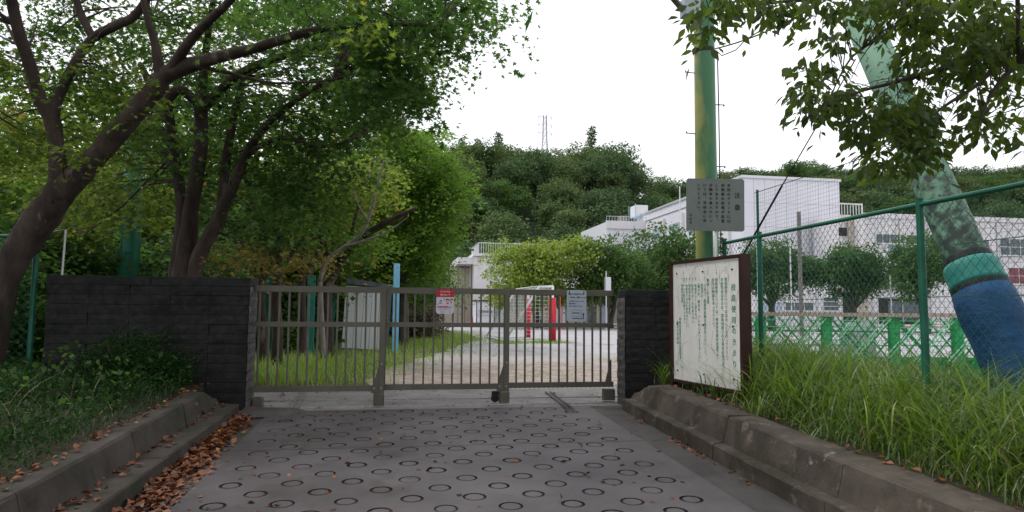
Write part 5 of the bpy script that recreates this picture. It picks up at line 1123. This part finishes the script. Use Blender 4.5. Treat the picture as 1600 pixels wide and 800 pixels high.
for row in range(15):
    t = .03 + row / 14 * 1.0
    vv, D, D0 = ridge(900); stepu = 10 / (D0 + (D - D0) * t) * FPX
    u = 655 + rr.uniform(0, stepu)
    while u < 1680:
        vv, D, D0 = ridge(u); d = D0 + (D - D0) * t; uu, tt = u + rr.uniform(-.3, .3) * stepu, t + rr.uniform(-.03, .03); p = hill_pt(uu, tt); vtop = 400 - FPX * ((p + np.array([0, 0, 9]) - CAM) @ CU) / ((p - CAM) @ _F)
        hid = (1165 < uu < 1308 and vtop > 284) or (1150 < uu < 1170 and vtop > 300) or (1070 < uu < 1165 and vtop > 300) or (uu > 1308 and vtop > 345) or vtop > 420 or (uu > 940 and vtop > 372)
        if not hid: cand.append((p, tt, uu))
        u += FPX * (11.0 if uu < 1100 else 10.2) / d
def hill_label(t, u):
    a = 'on the foot' if t < .3 else 'on the lower slope' if t < .55 else 'on the upper slope' if t < .85 else 'along the skyline'
    b = 'left of the pylon' if u < 835 else 'right below the pylon' if u < 940 else 'above the dark yard trees' if u < 1080 else 'behind the gymnasium' if u < 1320 else 'behind the right school building'
    return 'leafy tree ' + a + ' of the wooded hill, ' + b
for i, (p, tt, uu) in enumerate(cand):
    s = rr.uniform(.75, 1.2); k = rr.choice([0, 0, 1, 2, 2, 3, 4])
    put_tree('hillside_tree', ht[k], p, rr.uniform(0, 6.28), s, s * rr.uniform(.8, 1.1), hill_label(tt, uu), 'tree', 'trees covering the hillside')
for i, (u, t, s, lab) in enumerate(((776, 1.0, 1.6, 'tallest pointed conifer on the hilltop left of the pylon'), (743, 1.0, 1.35, 'small pointed conifer on the hilltop near the bright tree'), (808, .98, 1.15, 'tiny conifer on the skyline just left of the pylon'), (925, .93, 1.6, 'dark pointed conifer on the hilltop right of the pylon'), (718, 1.0, 1.35, 'leftmost dark conifer on the hill skyline'))):
    put_tree('conifer', cn, hill_pt(u, t), i, s, s, lab, 'tree')
print('hill trees', len(cand))
# pylon
pd = 280; py0 = P(851, 260, pd); py = empty('pylon', (py0[0], py0[1], hill_pt(851, 1.2)[2]), 'steel lattice power pylon on the hilltop', 'pylon'); mpy = mat('pylon_steel', (.26, .26, .32), .6, .4)
def vz(v): return P(851, v, pd)[2]
mb = MB(); zl = [vz(262), vz(232), vz(216), vz(206), vz(196), vz(187), vz(178)]; wl_ = [1.55, 1.15, .85, .8, .75, .7, .65]
cnr = ((1, 1), (1, -1), (-1, -1), (-1, 1))
for sx, sy_ in cnr: mb.tube([(py0[0] + sx * w_, py0[1] + sy_ * w_, z) for z, w_ in zip(zl, wl_)], .11, 4)
for i in range(len(zl) - 1):
    for q in range(4):
        a, b = cnr[q], cnr[(q + 1) % 4]
        for (s0, s1) in ((a, b), (b, a)):
            mb.tube([(py0[0] + s0[0] * wl_[i], py0[1] + s0[1] * wl_[i], zl[i]), (py0[0] + s1[0] * wl_[i + 1], py0[1] + s1[1] * wl_[i + 1], zl[i + 1])], .07, 3)
        mb.tube([(py0[0] + a[0] * wl_[i], py0[1] + a[1] * wl_[i], zl[i]), (py0[0] + b[0] * wl_[i], py0[1] + b[1] * wl_[i], zl[i])], .07, 3)
mb.tube([(py0[0], py0[1], zl[-1]), (py0[0], py0[1], vz(166))], .07, 4)
mb.build('tower', [mpy], py)
for v in (181, 194, 207):
    for s_ in (-1, 1):
        z = vz(v); mb = MB(); x = py0[0]; L2 = 3.0
        mb.tube([(x + s_ * .6, py0[1], z), (x + s_ * L2, py0[1], z + .1)], .10, 4); mb.tube([(x + s_ * .6, py0[1], z + .9), (x + s_ * L2, py0[1], z + .1)], .06, 4); mb.tube([(x + s_ * L2, py0[1], z), (x + s_ * (L2 - .2), py0[1], z - 1.1)], .13, 5); mb.build('cross_arm', [mpy], py)

# ---------------------------------------------------------------- grasses
def blades(n, fx, hmin, hmax, wid, m, name, bend=.6, segs=4, parent=None, **kw):
    """curved grass blades; fx gives (x,y,z) arrays"""
    B0 = fx(n); n = len(B0); h = hmin + (hmax - hmin) * rng.random(n) ** 1.3; an = rng.random(n) * 6.283; bd = bend * (.35 + rng.random(n)); wd = wid * (.6 + .8 * rng.random(n))
    dirv = np.stack([np.cos(an), np.sin(an), np.zeros(n)], 1); side = np.stack([-np.sin(an), np.cos(an), np.zeros(n)], 1); V = np.zeros((n, (segs + 1) * 2, 3))
    for k in range(segs + 1):
        f = k / segs; ang_ = bd * f * 1.9; x = h * f * np.sin(ang_) * .75; z = h * (f - .28 * f * f * bd ** 1.2 * 1.3)
        z = np.where(f > .6, z - h * (f - .6) * bd * .35, z); c = B0 + dirv * x[:, None] + np.array([0, 0, 1.]) * z[:, None]; ww = wd * (1 - f ** 2 * .92)
        V[:, 2 * k] = c - side * ww[:, None]; V[:, 2 * k + 1] = c + side * ww[:, None]
    tf = np.array([(2 * k, 2 * k + 1, 2 * k + 3, 2 * k + 2) for k in range(segs)]).ravel()
    L = (tf[None] + (np.arange(n) * (segs + 1) * 2)[:, None]).ravel(); nf = n * segs
    me = np_mesh(name, V.reshape(-1, 3), L, np.arange(nf) * 4, np.full(nf, 4), [M[m]]); return tag(add_child(bpy.data.objects.new(name, me), parent), **kw)
gzv = np.vectorize(gz)
def area(x0, x1, y0, y1, fn=None, zf=gzv):
    def f(n):
        x = x0 + (x1 - x0) * rng.random(n); y = y0 + (y1 - y0) * rng.random(n); k = np.ones(n, bool) if fn is None else fn(x, y); x, y = x[k], y[k]; return np.stack([x, y, zf(x, y)], 1)
    return f
def clumpy(s, th): 
    ph = rng.random(6) * 6
    def f(x, y): v = np.sin(x * 2.1 * s + ph[0]) * np.sin(y * 1.7 * s + ph[1]) + .6 * np.sin(x * 4.3 * s + ph[2] + y * s) + .5 * np.sin(y * 5.1 * s + ph[3] - x * 2 * s); return v + .7 * rng.normal(size=x.shape) > th
    return f
notboard = lambda x, y: ~((x < 3.42) & (y > 6.0) & (y < 7.5))
cl = lambda a, th: (lambda x, y: (clumpy(a, th)(x, y)) & notboard(x, y))
blades(9000, area(3.40, 4.9, 2.4, 8.2, lambda x, y: (x > 3.62 - .25 * rng.random(x.shape)) & clumpy(1.3, -.75)(x, y)), .28, .72, .0050, 'grass', 'tall_grass', 1.0, 6, kind='stuff')
blades(3500, area(3.5, 4.9, 2.4, 8.2, clumpy(1.9, .1)), .45, .88, .0060, 'grass', 'tall_grass', 1.25, 7, kind='stuff')
blades(8000, area(3.27, 4.9, 2.2, 8.2, lambda x, y: (x > 3.30 + .1 * rng.random(x.shape)) & notboard(x, y)), .08, .36, .0042, 'grass', 'tall_grass', .95, 4, kind='stuff')
M['grass_dead'] = leaf_mat('dry_grass', (.16, .13, .06), (.34, .29, .15), trans=.3)
blades(900, area(3.3, 4.8, 2.3, 8.2), .12, .62, .0038, 'grass_dead', 'dry_grass', 1.4, 6, kind='stuff')
c_ = area(3.26, 4.6, 2.2, 8.2)(2600); c_[:, 2] += rng.random(len(c_)) ** 2 * .16
leaves_obj('weeds', [(c_, rng.normal(size=(len(c_), 3)) + [0, 0, .3], np.array([0, 0, 1.]) + rng.normal(size=(len(c_), 3)) * .5, .03 * (.6 + rng.random(len(c_))), T_OVAL)], 'leaf_bright', kind='stuff')
blades(9000, area(4.6, 8, 2.4, 9.5), .25, .5, .006, 'grass', 'tall_grass', .7, 4, kind='stuff')
for i, (x, y, n, h) in enumerate(((3.34, 7.95, 90, .50), (3.42, 6.95, 60, .35), (3.32, 5.85, 45, .45), (3.30, 4.9, 25, .3), (3.75, 3.6, 60, .6))):
    blades(n, lambda m, x=x, y=y: np.stack([x + rng.normal(size=m) * .06, y + rng.normal(size=m) * .12, np.full(m, gz(x, y) - .02)], 1), h * .6, h * 1.4, .0055, 'grass', 'grass_clump', 1.1, 7,
           label=('arching grass clump against the right granite wall', 'grass clump growing under the rules board', 'grass clump arching over the kerb in front of the board post', 'small grass tuft spilling over the kerb', 'tall grass clump near the bottom right corner')[i], cat='grass clump')
lawn_edge = lambda y: np.interp(y, [10.9, 14, 16.6, 22, 26.5, 32, 38], [-.5, -.1, .5, 2.0, 3.2, 3.2, 2.6])
blades(30000, area(-6, 4.6, 10.9, 34, lambda x, y: (x < lawn_edge(y) + .55 * rng.normal(size=x.shape)), np.vectorize(lambda x, y: ZY)), .08, .26, .007, 'grass_short', 'lawn_grass', .6, 2, kind='stuff')
blades(7000, area(-7, -1.2, 10.9, 14.5, None, np.vectorize(lambda x, y: ZY)), .25, .50, .008, 'grass_short', 'lawn_grass', .6, 3, kind='stuff')
blades(9000, area(-2, 5.5, 12, 27, clumpy(.5, 1.05), np.vectorize(lambda x, y: ZY)), .03, .12, .008, 'grass_short', 'lawn_grass', .5, 1, kind='stuff')
blades(3500, area(3.4, 6.2, 23.2, 25.2, clumpy(.8, .2), np.vectorize(lambda x, y: ZY)), .05, .16, .012, 'grass_short', 'lawn_grass', .5, 1, kind='stuff')
mb = MB(); e = [(lawn_edge(y) + .15 * math.sin(y * 3) + .1 * math.sin(y * 7.3), y) for y in np.linspace(10.78, 38, 30)]
mb.add([(-12, y, ZY + .004) for x, y in e] + [(x, y, ZY + .006) for x, y in e], [(i, 30 + i, 31 + i, i + 1) for i in range(29)])
M['turf'] = mat('turf_soil', (.07, .085, .025), .95, col2=(.13, .15, .04), scale=2.5, detail=8, bump=.01, bscale=20, spots=[((.22, .17, .13), 1.3, .52, .1)]); mb.build('lawn', ['turf'], kind='structure')
# left bank: ground cover, bush, dry blades
lb = lambda x, y: x < -2.48 - .0 * y
def cover(n, x0, x1, y0, y1, hh, size, m, name, fn=None, **kw):
    c = area(x0, x1, y0, y1, fn)(n); c[:, 2] += rng.random(len(c)) ** .7 * hh; k = len(c)
    return leaves_obj(name, [(c, rng.normal(size=(k, 3)) + [0, 0, .5], np.array([0, 0, 1.]) + rng.normal(size=(k, 3)) * .6, size * (.6 + .8 * rng.random(k)), T_OVAL if size < .04 else T_DIA)], m, **kw)
cover(30000, -5.5, -2.2, 1.5, 8.3, .24, .036, 'leaf_shrub', 'ground_cover', lambda x, y: (x < -2.24 + .03 * rng.normal(size=x.shape) - .07 * np.sin(y * 2.3)) & (clumpy(1.2, -.7)(x, y)), kind='stuff')
cover(5200, -5.5, -2.3, 1.5, 8.3, .42, .060, 'leaf_maple', 'ground_cover', lambda x, y: clumpy(2.1, .55)(x, y), kind='stuff')
blades(160, area(-5.2, -2.4, 2.5, 8.3), .25, .6, .004, 'grass_dead', 'bank_weeds', 1.3, 6, kind='stuff')
blades(6000, area(-6, -2.46, 3, 8.35, lambda x, y: x < -2.5 - .1 * rng.random(x.shape)), .10, .28, .003, 'grass_dark', 'bank_grass', .8, 3, kind='stuff') if 'grass_dark' in M else None
M['grass_dark'] = leaf_mat('bank_grass', (.014, .04, .010), (.04, .09, .02), (.12, .10, .05), trans=.35, p2=.97)
blades(7000, area(-6, -2.2, 3, 8.35, lambda x, y: x < -2.24 - .1 * rng.random(x.shape)), .08, .26, .003, 'grass_dark', 'bank_grass', .9, 3, kind='stuff')
def bush(u, v, d, rx, rz_, n, label, size=.036, m='leaf_shrub', z0=None):
    c = P(u, v, d); b = empty('bush', (c[0], c[1], gz(c[0], c[1])), label, 'bush'); cs = ellipsoid_pts(c, (rx, rx * .8, rz_), n, .35); cs = cs[cs[:, 2] > b.location[2] - .02]
    mb = MB(); base = np.array(b.location)
    for t in cs[rng.choice(len(cs), min(40, len(cs)), replace=False)]: k = base + rng.normal(size=3) * [.12, .12, 0]; mb.tube([k, (k + t) / 2 + rng.normal(size=3) * .03, t], [.008, .006, .003], 4, cap=False)
    mb.build('stem', ['bark_grey'], b, kind='stuff')
    leaves_obj('foliage', [spray_pts(cs, .13, 26, size, thick=.03, droop=-.3, tilt=.6, down=-.4, tmpl=T_OVAL)], m, b)
bush(205, 588, 7.35, .55, .46, 300, 'dark glossy bush in front of the left granite wall'); bush(125, 645, 6.5, .50, .30, 150, 'low dark bush on the bank left of the kerb, in front of the taller one')
bush(40, 640, 6.2, .5, .22, 120, 'spreading low bush by the foot of the forked maple'); bush(25, 720, 4.9, .5, .24, 120, 'nearest leafy bush in the bottom left corner', .034)
for i in range(1):
    c = P(175, 570, 7.4); blades(90, lambda m: np.stack([c[0] + rng.normal(size=m) * .12, c[1] + rng.normal(size=m) * .1, np.full(m, gz(c[0], c[1]))], 1), .5, .85, .0035, 'grass_dark', 'grass_clump', 1.3, 7, label='thin dry arching blades rising from the dark bush by the wall', cat='grass clump')

# ---------------------------------------------------------------- fallen leaves
def litter(cx, cy, z, size=.05, lift=.012):
    n = len(cx); C = np.stack([cx, cy, z + lift * rng.random(n)], 1); D = np.stack([rng.normal(size=n), rng.normal(size=n), rng.normal(size=n) * .22], 1); N = np.array([0, 0, 1.]) + rng.normal(size=(n, 3)) * .32
    V = T_OVAL[0].copy(); V[:, 0] *= 1.5; V[:, 2] *= 2.2; return (C, D, N, size * (.6 + .7 * rng.random(n)), (V, T_OVAL[1]))
n = 2600; y = 1.5 + 6.9 * rng.random(n); x = -1.76 + np.abs(rng.normal(size=n)) * .15 * np.clip((8.6 - y) / 3.5, .5, 1.2); k = x < -1.2
rzv = np.vectorize(rz); x, y = x[k], y[k]; pile = np.clip(1 - (x + 1.76) / .35, 0, 1) * .05
A_ = litter(x, y, rzv(y) - .02 + pile * rng.random(len(x)), .062)
n = 170; x2 = -1.4 + 3.9 * rng.random(n) ** 1.6; y2 = 2.5 + 5.9 * rng.random(n); B_ = litter(x2, y2, rzv(y2) + .002, .045, .004)
n = 420; y3 = 3 + 5.2 * rng.random(n); k = np.sin(y3 * 2.3) + np.sin(y3 * 5.1 + 1) + rng.normal(size=n) * .4 > .2; y3 = y3[k]; x3 = 2.79 - np.abs(rng.normal(size=len(y3))) * .045; C_ = litter(x3, y3, rzv(y3) - .02, .038)
n = 160; y4 = 3 + 5.2 * rng.random(n); x4 = -1.84 - .17 * rng.random(n) ** .5; D_ = litter(x4, y4, rzv(y4) + .135, .05, .006)
n = 120; y5 = 3 + 5.2 * rng.random(n); x5 = -2.12 - .12 * rng.random(n); E_ = litter(x5, y5, rzv(y5) + .348, .05, .01)
n = 50; y6 = 3 + 5 * rng.random(n); x6 = 3.16 + .12 * rng.random(n) ** .5; F_ = litter(x6, y6, rzv(y6) + .375, .05, .01)
n = 90; x7 = -1.6 + 4.4 * rng.random(n) ** 2; y7 = 8.42 + 1.8 * rng.random(n); G_ = litter(x7, y7, np.full(n, ZY + .002), .04, .004)
leaves_obj('fallen_leaves', [A_, B_, C_, D_, E_, F_, G_], 'dead_leaf', kind='stuff')
